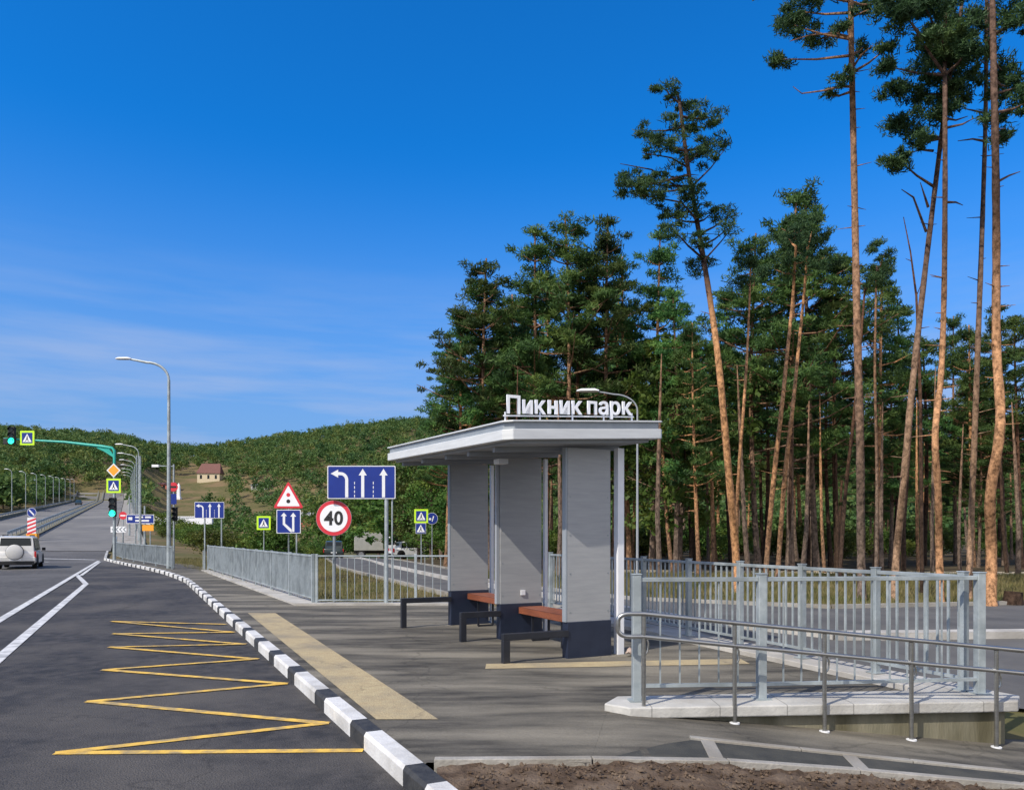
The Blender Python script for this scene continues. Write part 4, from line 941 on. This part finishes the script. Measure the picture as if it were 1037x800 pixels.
def pine_template(seed, H, cs, wid, lean=0, dead=6, dens=1.0, r0=.115):
    rr = random.Random(seed); tr = MB(); pts = []; rad = []
    bx = rr.uniform(-.35, .35); by = rr.uniform(-.3, .3); N_ = 12
    for i in range(N_+1):
        t = i/N_; pts.append(Vector((lean*t+bx*math.sin(2.2*t), by*math.sin(2.8*t+.3)-by*.29, H*t))); rad.append(r0*(1-.82*t)+.01+(.05 if i == 0 else 0))
    tr.tube(pts, rad, 8)
    def tp(z): t = min(.999, z/H)*N_; i = int(t); return pts[i].lerp(pts[i+1], t-i)
    cen = []; cr2 = []
    z = H*cs
    while z < H*.97:
        t = (z-H*cs)/(H*(1-cs)); rw = wid*(math.sin(math.pi*min(1, .28+.72*t)**.8)**.8)*(1.1-.68*t)+.22
        for _ in range(rr.choice([2, 3, 3])):
            a = rr.uniform(0, 2*math.pi); L_ = rw*rr.uniform(.55, 1.15); b = tp(z)
            e = b+Vector((math.cos(a)*L_, math.sin(a)*L_, L_*rr.uniform(.05, .45))); m_ = b.lerp(e, .5)+Vector((0, 0, -.08*L_))
            tr.tube([b, m_, e], [.045*(1-t*.6), .028, .012], 5, False)
            k = 3 if L_ < 1 else 5
            for q in range(int(k*dens+.5)):
                f = rr.uniform(.45, 1.05); pnt = b.lerp(e, f)+Vector((rr.uniform(-.4, .4), rr.uniform(-.4, .4), rr.uniform(-.12, .3)))
                cen.append(tuple(pnt)); cr2.append(rr.uniform(.22, .46))
        z += rr.uniform(.32, .62)
    for k in range(4): cen.append(tuple(tp(H*.97)+Vector((rr.uniform(-.3, .3), rr.uniform(-.3, .3), rr.uniform(-.3, .4))))); cr2.append(.35)
    for _ in range(dead):
        z = H*rr.uniform(.25, cs+.05); a = rr.uniform(0, 6.28); b = tp(z); L_ = rr.uniform(.3, 1.3)
        tr.tube([b, b+Vector((math.cos(a)*L_, math.sin(a)*L_, rr.uniform(-.1, .3)*L_))], [.025, .006], 4, False)
    v, f = needles(cen, cr2, 66, .20, .042)
    return tr, v, f
def make_pine(name, label, group, tr, v, f, bark, leaf, cat='tree'):
    o = empty(name, label, cat, (0, 0, 0), 0, group)
    tr.build('trunk', bark, o, smooth=True); meshobj('crown', v, f, leaf, o); return o
temps = []
specs = [(1, 13, .40, 2.0), (2, 14, .45, 2.3), (3, 12.5, .36, 1.9), (4, 14, .50, 2.2), (5, 13, .30, 2.2), (6, 12, .55, 1.8)]
for k, (sd, H, cs, w) in enumerate(specs):
    tr, v, f = pine_template(sd, H, cs, w)
    temps.append((make_pine('pine_tree', None, None, tr, v, f, [M['bark_dark'], M['bark_grey'], M['bark'], M['bark_dark'], M['bark_grey'], M['bark_dark']][k], M['pine']), H))
index_kids()
used = set()
def place_pine(k, x, y, H, label, group):
    o, H0 = temps[k]
    if k not in used: used.add(k); c = o
    else: c = copy_tree(o)
    c.location = (x, y, T(x, y)-.1); s = H/H0; c.scale = (s*R.uniform(.9, 1.1), s*R.uniform(.9, 1.1), s)
    c.rotation_euler = (R.uniform(-.02, .02), R.uniform(-.02, .02), R.uniform(0, 6.28))
    tag(c, label, 'tree', group)
front = [ # px, top py, distance, template, label
 (452, 345, 38, 2, 'lowest dark pine at the left end of the forest'), (464, 318, 36, 2, 'short dark pine second from the left end of the forest'),
 (482, 285, 36, 0, 'dark pine just left of the tall rounded crown near the forest end'), (497, 262, 35, 1, 'tall pine with a rounded crown over the left of the shelter roof'),
 (516, 300, 37, 2, 'pine filling the gap left of the highest dark crown'), (545, 235, 35, 4, 'broad dark pine above the roof letters, left of the highest crown'),
 (566, 221, 34, 1, 'highest dark pine above the first roof letters'), (592, 262, 36, 0, 'dense pine above the middle of the roof letters'),
 (614, 228, 35, 4, 'pointed dark pine above the last roof letters'), (638, 262, 37, 2, 'dark pine above the right end of the roof'),
 (660, 240, 36, 4, 'dark pine directly left of the leaning pine'), (684, 300, 33, 4, 'lower green pine beneath the leaning pine crown'),
 (708, 330, 31, 2, 'light green pine low beside the leaning trunk'), (741, 300, 38, 0, 'mid height pine right of the leaning trunk'),
 (768, 236, 35, 1, 'pine with a left spreading crown right of the leaning pine'), (800, 205, 34, 4, 'tall bushy pine left of the first straight tall trunk'),
 (826, 192, 36, 1, 'highest bushy pine just left of the first straight tall trunk'), (849, 262, 36, 0, 'bushy pine touching the first straight tall trunk'),
 (888, 266, 38, 2, 'narrow pointed pine between the straight and the leaning tall trunks'), (905, 310, 40, 0, 'lower pine just left of the dead thin stem'),
 (935, 345, 42, 5, 'low pine between the two middle tall trunks'), (968, 322, 44, 1, 'low pine behind the wavy tall trunk'),
 (985, 330, 40, 2, 'low pine behind the dark tall trunk'), (1018, 312, 42, 4, 'low dark pine right of the tallest trunk'), (1034, 322, 38, 0, 'low dark pine at the right edge of the photo')]
for px, py, y, k, lab in front:
    x = (px-CX)/F*y; H = CAMZ+(HY-py)/F*y-T(x, y)+.2
    place_pine(k, x, y, H, lab, 'pines along the front of the forest')
WH = [(480, 'at the left end of the forest'), (520, 'above the left half of the shelter roof'), (600, 'behind the roof letters'), (655, 'behind the right end of the shelter'), (715, 'left of the leaning pine'), (765, 'right of the leaning pine'), (825, 'around the slanting twin trunks'), (880, 'around the straight tall pine'), (925, 'around the leaning dark trunk'), (965, 'around the wavy golden trunk'), (1000, 'around the dark slender trunk'), (9999, 'around the thickest tall pine')]
def where(px): return next(w for l, w in WH if px < l)
for row, y in enumerate((41, 45, 49, 53.5, 58, 64, 72, 80, 88)):
    x = -3.5-row*.3+R.uniform(0, 1)
    while x < y*.69+3:
        xx = x+R.uniform(-.9, .9); yy = y+R.uniform(-1.6, 1.6); px = CX+xx/yy*F
        x += R.uniform(2.8, 4.8)+row*.15
        if px < 462: continue
        lim = np.interp(px, [400, 440, 500, 560, 700, 760, 860, 900, 1037], [372, 350, 285, 250, 310, 275, 275, 340, 335])
        lim += 30+row*8; H = CAMZ+(HY-lim-R.uniform(0, 110)+30)/F*yy
        place_pine(R.choice([0, 1, 2, 3, 4, 5]), xx, yy, min(H, 19), 'slender %s row forest pine %s' % (('near', 'near', 'middle', 'middle', 'far', 'far', 'far', 'last', 'last')[row], where(px)), 'pines deep in the forest')
# bare looking inner trunks near the edge
bases = [MB().tube([(0, 0, 0), (.1, 0, 1.8), (.05, 0, 3.8), (-.05, 0, 6.4)], [.12, .10, .08, .02], 8).build('bare_trunk', M[b], smooth=True) for b in ('bark', 'bark_grey', 'bark_dark')]
first = set()
for px, y, t in ((668, 30, 1), (700, 34, 2), (722, 33, 0), (758, 31, 1), (812, 30, 1), (835, 33, 0), (848, 35, 2), (893, 31, 1), (930, 34, 0), (944, 32, 1), (972, 35, 1), (1020, 33, 2), (1031, 31, 1), (522, 31, 2), (507, 33, 1), (566, 30, 1), (681, 33, 0), (801, 34, 2), (915, 33, 2)):
    c = bases[t] if t not in first else bases[t].copy()
    if t in first: C.objects.link(c)
    first.add(t); x = (px-CX)/F*y; c.location = (x, y, T(x, y)-.1); c.rotation_euler = (R.uniform(-.03, .03), R.uniform(-.07, .07), R.uniform(0, 6)); c.scale = (R.uniform(.6, .95),)*2+(R.uniform(1.05, 1.4),)
    tag(c, '%s bare trunk at the dark forest edge, %s' % (('reddish', 'grey', 'blackish')[t], where(px)), 'tree', 'bare trunks at the forest edge')

# ---- the tall front pines, built one by one
def hero(label, y, pts, r0, r1, clumps, limbs, bark, stubs=10, n=70, stubr=(0, 1)):
    """pts: trunk centre in photo px ; clumps: (px,py,rx,ry,count) ; limbs: lists of px points"""
    b = at(*pts[0], y); gz = T(b.x, y); base = Vector((b.x, y, gz))
    o = empty('tall_pine', label, 'tree', base, 0, 'tall pines in front of the forest')
    tr = MB(); P = []; 
    for i, (px, py) in enumerate(pts):
        q = at(px, py, y+.5*math.sin(i*1.7)*min(1, i)); 
        if i == 0: q.z = gz-.1
        P.append(q-base)
    # smooth
    Q = []
    for i in range(len(P)-1):
        p0 = P[max(0, i-1)]; p1 = P[i]; p2 = P[i+1]; p3 = P[min(len(P)-1, i+2)]
        for k in range(5):
            t = k/5; Q.append(.5*((2*p1)+(p2-p0)*t+(2*p0-5*p1+4*p2-p3)*t*t+(3*p1-p0-3*p2+p3)*t**3))
    Q.append(P[-1]); m_ = len(Q)-1
    rad = [.78*(r0+(r1-r0)*(i/m_))*(1+.05*math.sin(i*2.3)) for i in range(m_+1)]; rad[0] *= 1.25
    tr.tube(Q, rad, 12)
    def near(p): return min(Q, key=lambda q: abs(q.z-p.z))
    for lb in limbs:
        off = R.uniform(-.9, .9); pp = []
        for i, (px, py) in enumerate(lb): q = at(px, py, y+off*i/len(lb))-base; pp.append(q)
        tr.tube(pp, [.034*(1-.75*i/(len(pp)-1)) for i in range(len(pp))], 6, False)
    for _ in range(stubs):
        i = R.randint(int(m_*(.25+.6*stubr[0]*0)), int(m_*.85)); b_ = Q[i]; a_ = R.uniform(-.6, .6)+(0 if R.random() < .5 else math.pi); L_ = R.uniform(.12, .5)
        tr.tube([b_, b_+Vector((math.cos(a_)*L_, math.sin(a_)*L_, R.uniform(-.1, .25)*L_))], [.018, .005], 5, False)
    cen = []; cr2 = []; s = y/F
    for px, py, rx, ry, k in clumps:
        c0 = at(px, py, y)-base; c0.y = R.uniform(-.7, .7)
        for _ in range(k):
            a_ = R.uniform(0, 6.28); r_ = R.random()**.5
            p = c0+Vector((math.cos(a_)*r_*rx*s, R.uniform(-.8, .8)*rx*s, math.sin(a_)*r_*ry*s)); cen.append(tuple(p)); cr2.append(R.uniform(.11, .33))
        # limb to the cluster
        b_ = min(Q, key=lambda q: (q-c0-Vector((0, 0, -.35*abs(c0.x-q.x)))).length)
        if (b_-c0).length > .35: tr.tube([b_, b_.lerp(c0, .5)+Vector((0, 0, -.05)), c0], [.04, .026, .012], 5, False)
    tr.build('trunk', bark, o, smooth=True)
    v, f = needles(cen, cr2, n, .15, .028, flat=.45)
    meshobj('crown', v, f, M['pine_hero'], o); return o
hero('leaning pine with an orange trunk and an open dark crown above the shelter', 22, [(746, 600), (745, 560), (738, 480), (728, 370), (717, 290), (706, 225), (696, 165), (689, 110), (686, 96)], .155, .045,
     [(672, 97, 14, 8, 9), (700, 108, 14, 10, 10), (722, 118, 14, 9, 9), (690, 128, 20, 10, 13), (658, 132, 15, 9, 9), (725, 138, 14, 8, 8), (665, 155, 22, 10, 14), (705, 158, 22, 10, 13), (645, 176, 16, 9, 11), (680, 178, 22, 10, 14), (634, 196, 14, 7, 10), (660, 200, 22, 9, 14), (697, 200, 18, 9, 10),
      (680, 222, 14, 9, 7), (722, 213, 18, 8, 9), (740, 216, 8, 6, 3), (676, 240, 12, 7, 5), (702, 248, 16, 8, 8), (737, 232, 8, 8, 4), (718, 262, 16, 12, 9), (690, 214, 18, 8, 8)],
     [[(705, 222), (690, 205), (662, 200), (640, 196)], [(700, 190), (720, 170), (735, 150)], [(712, 265), (730, 245), (742, 230)], [(697, 170), (680, 160), (650, 155)], [(701, 200), (660, 172), (628, 166)]], M['bark_lean'], 8)
hero('straight tall pine left of the other tall trunks, with a dead side branch', 19.5, [(873, 607), (872, 560), (871, 450), (868, 330), (866, 230), (864, 130), (862, 40), (861, -20), (860, -70)], .145, .07,
     [(812, 10, 24, 10, 16), (800, 32, 18, 12, 14), (795, 55, 12, 9, 9), (840, 25, 18, 8, 10), (828, 2, 24, 10, 14), (850, 40, 10, 8, 4), (880, 8, 16, 10, 8), (888, 30, 12, 9, 6), (850, 86, 9, 7, 6), (842, 92, 6, 4, 3), (893, 55, 12, 8, 6), (820, -40, 40, 25, 30), (885, -40, 35, 30, 26)],
     [[(863, 88), (850, 88), (835, 92), (812, 95), (803, 88)], [(862, 38), (845, 34), (820, 36), (800, 42)], [(863, 70), (872, 56), (884, 46)], [(862, 18), (880, 10)]], M['bark_grey'], 26)
hero('leaning tall pine with one dark tuft of crown hanging out to the left', 19, [(905, 609), (908, 560), (914, 500), (923, 400), (935, 290), (947, 190), (957, 110), (966, 50), (975, 0)], .125, .045,
     [(905, 165, 15, 10, 15), (918, 155, 8, 7, 6), (922, 118, 16, 8, 14), (938, 100, 26, 12, 26), (915, 82, 14, 8, 12), (950, 75, 24, 12, 22), (960, 98, 18, 14, 16), (930, 128, 18, 8, 12), (955, 45, 22, 15, 18), (935, 135, 14, 6, 7)],
     [[(945, 153), (933, 152), (920, 155)], [(938, 235), (925, 200), (913, 192)], [(940, 210), (932, 185)], [(957, 120), (968, 122), (980, 118)]], M['bark_mix'], 12, n=80)
hero('tall pine with a wavy golden lower trunk, second from the leaning one', 18, [(953, 614), (951, 560), (950, 500), (947, 440), (953, 380), (956, 300), (957, 200), (957, 110), (957, 30), (960, -40)], .115, .05,
     [(930, 15, 22, 12, 22), (905, 30, 16, 9, 14), (945, 50, 24, 14, 24), (912, 55, 12, 7, 10), (968, 20, 22, 14, 20), (892, 18, 14, 8, 10), (940, -15, 40, 18, 40), (972, 60, 14, 10, 10)],
     [[(957, 205), (968, 205), (975, 208)], [(957, 130), (975, 126), (986, 120)]], M['bark_mid'], 16, n=80)
hero('dark slender tall pine close to the left of the tallest trunk', 19.5, [(981, 603), (983, 540), (987, 440), (991, 330), (995, 220), (998, 120), (999, 30), (1000, -60)], .105, .05,
     [(985, 15, 22, 12, 18), (1010, 20, 18, 10, 14), (975, 50, 14, 10, 9), (995, 75, 12, 9, 7), (1000, -25, 36, 20, 30)],
     [[(996, 143), (985, 141), (970, 143)], [(998, 115), (985, 112), (975, 110)]], M['bark_mix'], 16)
hero('thickest tall pine at the right, orange below the bend of its trunk', 17.5, [(1003, 618), (1004, 560), (1003, 500), (1013, 430), (1009, 350), (1009, 250), (1008, 150), (1006, 60), (1004, -60)], .165, .075,
     [(1022, 30, 18, 12, 18), (1034, 55, 10, 14, 12), (1030, 80, 16, 10, 16), (1020, 105, 10, 12, 9), (1034, 110, 12, 16, 14), (1025, 130, 8, 10, 7), (1040, 20, 20, 14, 18), (1015, -20, 45, 22, 40), (1003, 45, 12, 8, 6)],
     [[(1009, 185), (1022, 178), (1033, 174)], [(1008, 95), (1020, 92), (1032, 88)]], M['bark_mid'], 18)
hero('sunlit slanting pine trunk left of its twin in the middle of the forest front', 26, [(775, 596), (777, 560), (784, 480), (792, 410), (798, 350), (803, 300), (806, 250)], .125, .05, [(800, 240, 26, 18, 26), (786, 270, 18, 12, 14), (815, 265, 20, 14, 16)], [], M['bark'], 10)
hero('orange slanting pine trunk, right of its sunlit twin', 27, [(787, 592), (789, 560), (795, 480), (802, 420), (808, 360), (814, 300), (818, 250)], .12, .05, [(822, 235, 24, 16, 24), (835, 262, 18, 12, 14), (812, 250, 18, 14, 10)], [], M['bark'], 8)
hero('thin pale pine stem rising from the foot of the leaning pine', 24, [(747, 590), (746, 540), (748, 480), (754, 400), (758, 330), (760, 270)], .085, .035, [(761, 260, 16, 12, 14), (752, 285, 12, 8, 7)], [], M['bark'], 8)
hero('thin straight pine stem right behind the first straight tall trunk', 27, [(887, 592), (888, 480), (886, 380), (887, 300), (888, 270)], .08, .03, [(889, 262, 14, 14, 14), (882, 290, 12, 8, 8)], [], M['bark_grey'], 10)
hero('dark slanting pine stem in shade left of the first straight tall trunk', 27, [(850, 592), (856, 500), (865, 420), (872, 340), (876, 290)], .10, .04, [(878, 285, 12, 10, 10)], [], M['bark_dark'], 8)
# dead thin stem
o = tag(MB().tube([at(934, 600, 21)-at(934, 600, 21), at(932, 400, 21)-at(934, 600, 21), at(928, 300, 21)-at(934, 600, 21), at(922, 255, 21)-at(934, 600, 21), at(915, 220, 21)-at(934, 600, 21)], [.06, .045, .03, .02, .01], 6)
        .tube([at(928, 300, 21)-at(934, 600, 21), at(934, 285, 21)-at(934, 600, 21)], [.015, .005], 4).tube([at(924, 265, 21)-at(934, 600, 21), at(917, 262, 21)-at(934, 600, 21)], [.015, .005], 4).build('dead_stem', M['bark_dark'], smooth=True), 'thin dead bare stem left of the leaning tall pine', 'dead tree'); o.location = at(934, 600, 21)

# ---- broadleaf trees and bushes
def broad_template(seed, H, W_, n=140, leaf=.20):
    rr = random.Random(seed); tr = MB(); tr.tube([(0, 0, 0), (.1, 0, H*.3), (.0, .1, H*.6), (.1, 0, H*.85)], [.16, .12, .08, .03], 7)
    cen = []; cr2 = []
    for _ in range(n):
        a = rr.uniform(0, 6.28); t = rr.random(); z = H*(.22+.78*t); w = W_*math.sin(math.pi*min(1, .18+.78*t))**.7*rr.random()**.35
        w *= .75+.35*math.sin(3*a+seed+5*t)
        cen.append((math.cos(a)*w, math.sin(a)*w, z)); cr2.append(rr.uniform(.3, .65))
        if rr.random() < .2: tr.tube([(0, 0, z*.75), (math.cos(a)*w*.9, math.sin(a)*w*.9, z)], [.05, .01], 5, False)
    v, f = needles(cen, cr2, 45, leaf, leaf*.62, flat=.8, up=0); return tr, v, f
bt = []
for sd, H, w in ((11, 7, 2.9), (12, 8.5, 2.8), (13, 5.5, 3.0)):
    tr, v, f = broad_template(sd, H, w); bt.append((make_pine('broadleaf_tree', None, None, tr, v, f, M['bark_grey'], M['leaf']), H))
tr, v, f = broad_template(21, 1.8, 1.5, 50, .13); bt.append((make_pine('bush', None, None, tr, v, f, M['bark_grey'], M['leaf'], 'bush'), 1.8))
index_kids(); bused = set()
def place_b(k, x, y, H, label, group, cat='tree'):
    o, H0 = bt[k]
    if k not in bused: bused.add(k); c = o
    else: c = copy_tree(o)
    s = H/H0; c.location = (x, y, T(x, y)-.2*s); c.scale = (s*R.uniform(.9, 1.25), s*R.uniform(.9, 1.25), s); c.rotation_euler = (0, 0, R.uniform(0, 6.28)); tag(c, label, cat, group)
for px, py, y, k, lab in ((686, 340, 34, 1, 'bright green leafy tree left of the leaning pine trunk'),
    (447, 440, 60, 1, 'dark leafy tree left of the shelter, under the first pines'), (424, 452, 66, 0, 'leafy tree directly behind the crossing sign and the round blue sign'), (408, 470, 72, 2, 'leafy tree between the large lane sign and the crossing sign'), (437, 480, 56, 0, 'low leafy tree behind the round blue sign'),
    (384, 486, 110, 1, 'leafy tree behind the grey truck'), (362, 500, 115, 0, 'leafy tree behind the speed limit sign'), (345, 500, 118, 2, 'round leafy tree left of the speed limit sign'), (398, 497, 95, 0, 'leafy tree behind the white car'),
    (276, 520, 66, 3, 'rounded shrub behind the small crossing sign'), (455, 500, 50, 2, 'leafy tree glimpsed beside the farthest shelter panel'), (470, 480, 48, 0, 'leafy tree hidden partly by the farthest shelter panel')):
    x = (px-CX)/F*y; H = CAMZ+(HY-py)/F*y-T(x, y); place_b(k, x, y, H, lab, 'leafy trees by the side road')
for i in range(80):
    y = R.uniform(60, 165); px = R.uniform(150, 330); x = (px-CX)/F*y; u = x+.5*(y-52)+27.6
    if u < 6 or T(x, y) > 1: continue
    place_b(3, x, y, R.uniform(1.2, 2.4), '%s green bush towards the pond, %s' % (R.choice(['low', 'low']), 'below the white wall' if px < 200 else 'under the small lane sign' if px < 240 else 'around the small crossing sign' if px < 283 else 'around the merging lane sign' if px < 312 else 'by the speed limit sign'), 'bushes above the pond', 'bush')
for i in range(34):
    y = R.uniform(85, 310); x = -50.5-.5*(y-52)-R.uniform(3, 26)
    place_b(R.choice([0, 1, 2]), x, y, R.uniform(4, 8)+y*.012, 'green roadside tree behind the left row of lamp posts', 'trees left of the climbing road')
for i in range(14):
    px = R.uniform(225, 345); y = R.uniform(150, 168); x = (px-CX)/F*y
    place_b(R.choice([0, 2]), x, y, R.uniform(3.0, 6), 'dark leafy tree on the near bank of the pond', 'trees on the pond bank')
for i in range(110):
    px = R.uniform(440, 1080); y = R.uniform(52, 100); x = (px-CX)/F*y
    if px < 640 and (y < 36 or px < 430): continue
    if px > 640 and y < 37: continue
    hb = R.uniform(.9, 2.6)
    place_b(3, x, y, hb, '%s dark bush %s, %s' % ('low' if hb < 1.5 else 'waist high' if hb < 2 else 'tall', 'far back' if y > 76 else 'among the trunks', where(px)), 'undergrowth bushes in the forest', 'bush')
for i in range(40):
    y = R.uniform(66, 175); u = R.uniform(5, 16); x = u-27.6-.5*(y-52)
    place_b(3, x, y, R.uniform(1., 2.6), '%s bush beside the climbing road, %s' % ('wide green' if u > 10 else 'small green', 'near the traffic light' if y < 95 else 'halfway up' if y < 135 else 'far up'), 'bushes on the road embankment', 'bush')
# ---- hillside woods as one mass
cen = []; rads = []
tries = 0
for _ in range(14000):
    y = R.uniform(150, 660); px = R.uniform(-60, 1120); x = (px-CX)/F*y; z = T(x, y); u = x+.5*(y-52)+27.6
    if -23 < u < 5 and y < 325: continue
    py = HY-(z-CAMZ)/y*F
    if 145 < px < 205 and py > 482: continue
    if 195 < px < 350 and py > 488+max(0, (px-270))*.16 and R.random() > .30: continue
    if 190 < px < 232 and 476 < py < 512: continue
    if z < -1.5 or (u > 0 and y < (140 if px < 150 else 205) and px < 450): continue
    if u < 0 and y < 165: continue
    H = R.uniform(4.5, 11); 
    for k in range(R.choice([3, 4, 5])):
        cen.append((x+R.uniform(-2, 2), y+R.uniform(-2, 2), z+H*R.uniform(.45, .85))); rads.append(R.uniform(1.1, 2.9))
v, f = needles(cen, rads, 22, .95, .62, flat=.85, up=.1)
print('wood', len(cen), len(v))
tag(meshobj('hillside_wood', v, f, M['leaf_hill']), 'dense green wood covering the far hills', 'woodland', kind='stuff')
# ---- grass blades
def grass(poly_test, n, xr, yr, hgt, wd):
    X = rng.uniform(*xr, n); Y = rng.uniform(*yr, n); keep = np.array([poly_test(a, b) for a, b in zip(X, Y)]); X = X[keep]; Y = Y[keep]
    Zg = np.array([T(a, b) for a, b in zip(X, Y)])-.06; n = len(X); h_ = hgt*(.5+rng.random(n)); a_ = rng.random(n)*6.28
    dx = np.cos(a_)*wd; dy = np.sin(a_)*wd; lx_ = rng.normal(size=n)*h_*.35; ly_ = rng.normal(size=n)*h_*.35
    v = np.stack([np.stack([X-dx, Y-dy, Zg], 1), np.stack([X+dx, Y+dy, Zg], 1), np.stack([X+lx_, Y+ly_, Zg+h_+.05], 1)], 1).reshape(-1, 3)
    return v, np.arange(len(v)).reshape(-1, 3)
def inpoly(poly):
    def t(x, y):
        c = False; n = len(poly)
        for i in range(n):
            x0, y0 = poly[i]; x1, y1 = poly[i-1]
            if (y0 > y) != (y1 > y) and x < (x1-x0)*(y-y0)/(y1-y0)+x0: c = not c
        return c
    return t
side_t = inpoly(sideA)
g1 = inpoly([(-4.7, 18.1), (-1.6, 18.1), (-1.4, 19.6), (-8.6, 38), (-13.2, 55), (-24, 52), (-14.3, 35)])
g2 = inpoly([(11.9, 18.1), (7, 17.1), (3.1, 19.3), (-.3, 25.3), (-2.7, 36.3), (3, 33.4), (40, 29.4), (34, 9.4), (23, 13.5)])
va, fa = grass(g1, 60000, (-24, -1), (18, 55), .10, .012); vb, fb_ = grass(g2, 90000, (-2, 30), (14, 36), .13, .014)
tag(meshobj('grass', np.concatenate([va, vb]), np.concatenate([fa, fb_+len(va)]), M['blade']), 'dry yellow green grass on the verges behind the railings', 'grass', kind='stuff')
# ---- soil clods
cl = MB(); 
for _ in range(2600):
    x = R.uniform(-.3, 4.2); y = R.uniform(4.2, 5.75)
    lim = np.interp(x, [e0[0], e1[0], e2[0], e3[0], e4[0]], [e0[1], e1[1], e2[1], e3[1], e4[1]])-.07
    if y > lim: continue
    r = R.uniform(.004, .02)*(1.4 if R.random() < .08 else 1); c = Vector((x, y, T(x, y)+r*.3))
    oc = [Vector((1, 0, 0)), Vector((0, 1, 0)), Vector((-1, 0, 0)), Vector((0, -1, 0)), Vector((0, 0, 1)), Vector((0, 0, -1))]
    a_ = R.uniform(0, 6); mr_ = Matrix.Rotation(a_, 3, 'Z')
    cl.add([c+(mr_ @ p)*r*R.uniform(.6, 1.25) for p in oc], [(0, 1, 4), (1, 2, 4), (2, 3, 4), (3, 0, 4), (1, 0, 5), (2, 1, 5), (3, 2, 5), (0, 3, 5)])
tag(cl.build('soil_clods', M['soil']), 'loose brown soil clods in the bed at the bottom of the photo', 'soil', kind='stuff')
# tree stump on the right verge
x, y = un(1026, 612); o = tag(MB().tube([(0, 0, -.1), (0, 0, .16), (.01, 0, .30)], [.24, .20, .19], 12).build('tree_stump', M['bark_dark'], smooth=True), 'low brown tree stump in the grass right of the thickest pine', 'stump'); o.location = (x, y, 0)

# ---- tell look-alikes with the same description apart by their place
by = {}
for o in bpy.data.objects:
    if o.parent is None and o.get('group') in ('pines deep in the forest', 'undergrowth bushes in the forest', 'bushes on the road embankment', 'bushes above the pond', 'bare trunks at the forest edge', 'trees on the pond bank'): by.setdefault(o['label'], []).append(o)
NM = {2: ('left one', 'right one'), 3: ('left one', 'middle one', 'right one'), 4: ('leftmost', 'second from left', 'third from left', 'rightmost'), 5: ('leftmost', 'second from left', 'middle one', 'second from right', 'rightmost')}
for lab, os_ in by.items():
    if len(os_) in NM:
        os_.sort(key=lambda o: o.location.x/max(1, o.location.y))
        for o, t in zip(os_, NM[len(os_)]): o['label'] = lab+', '+t
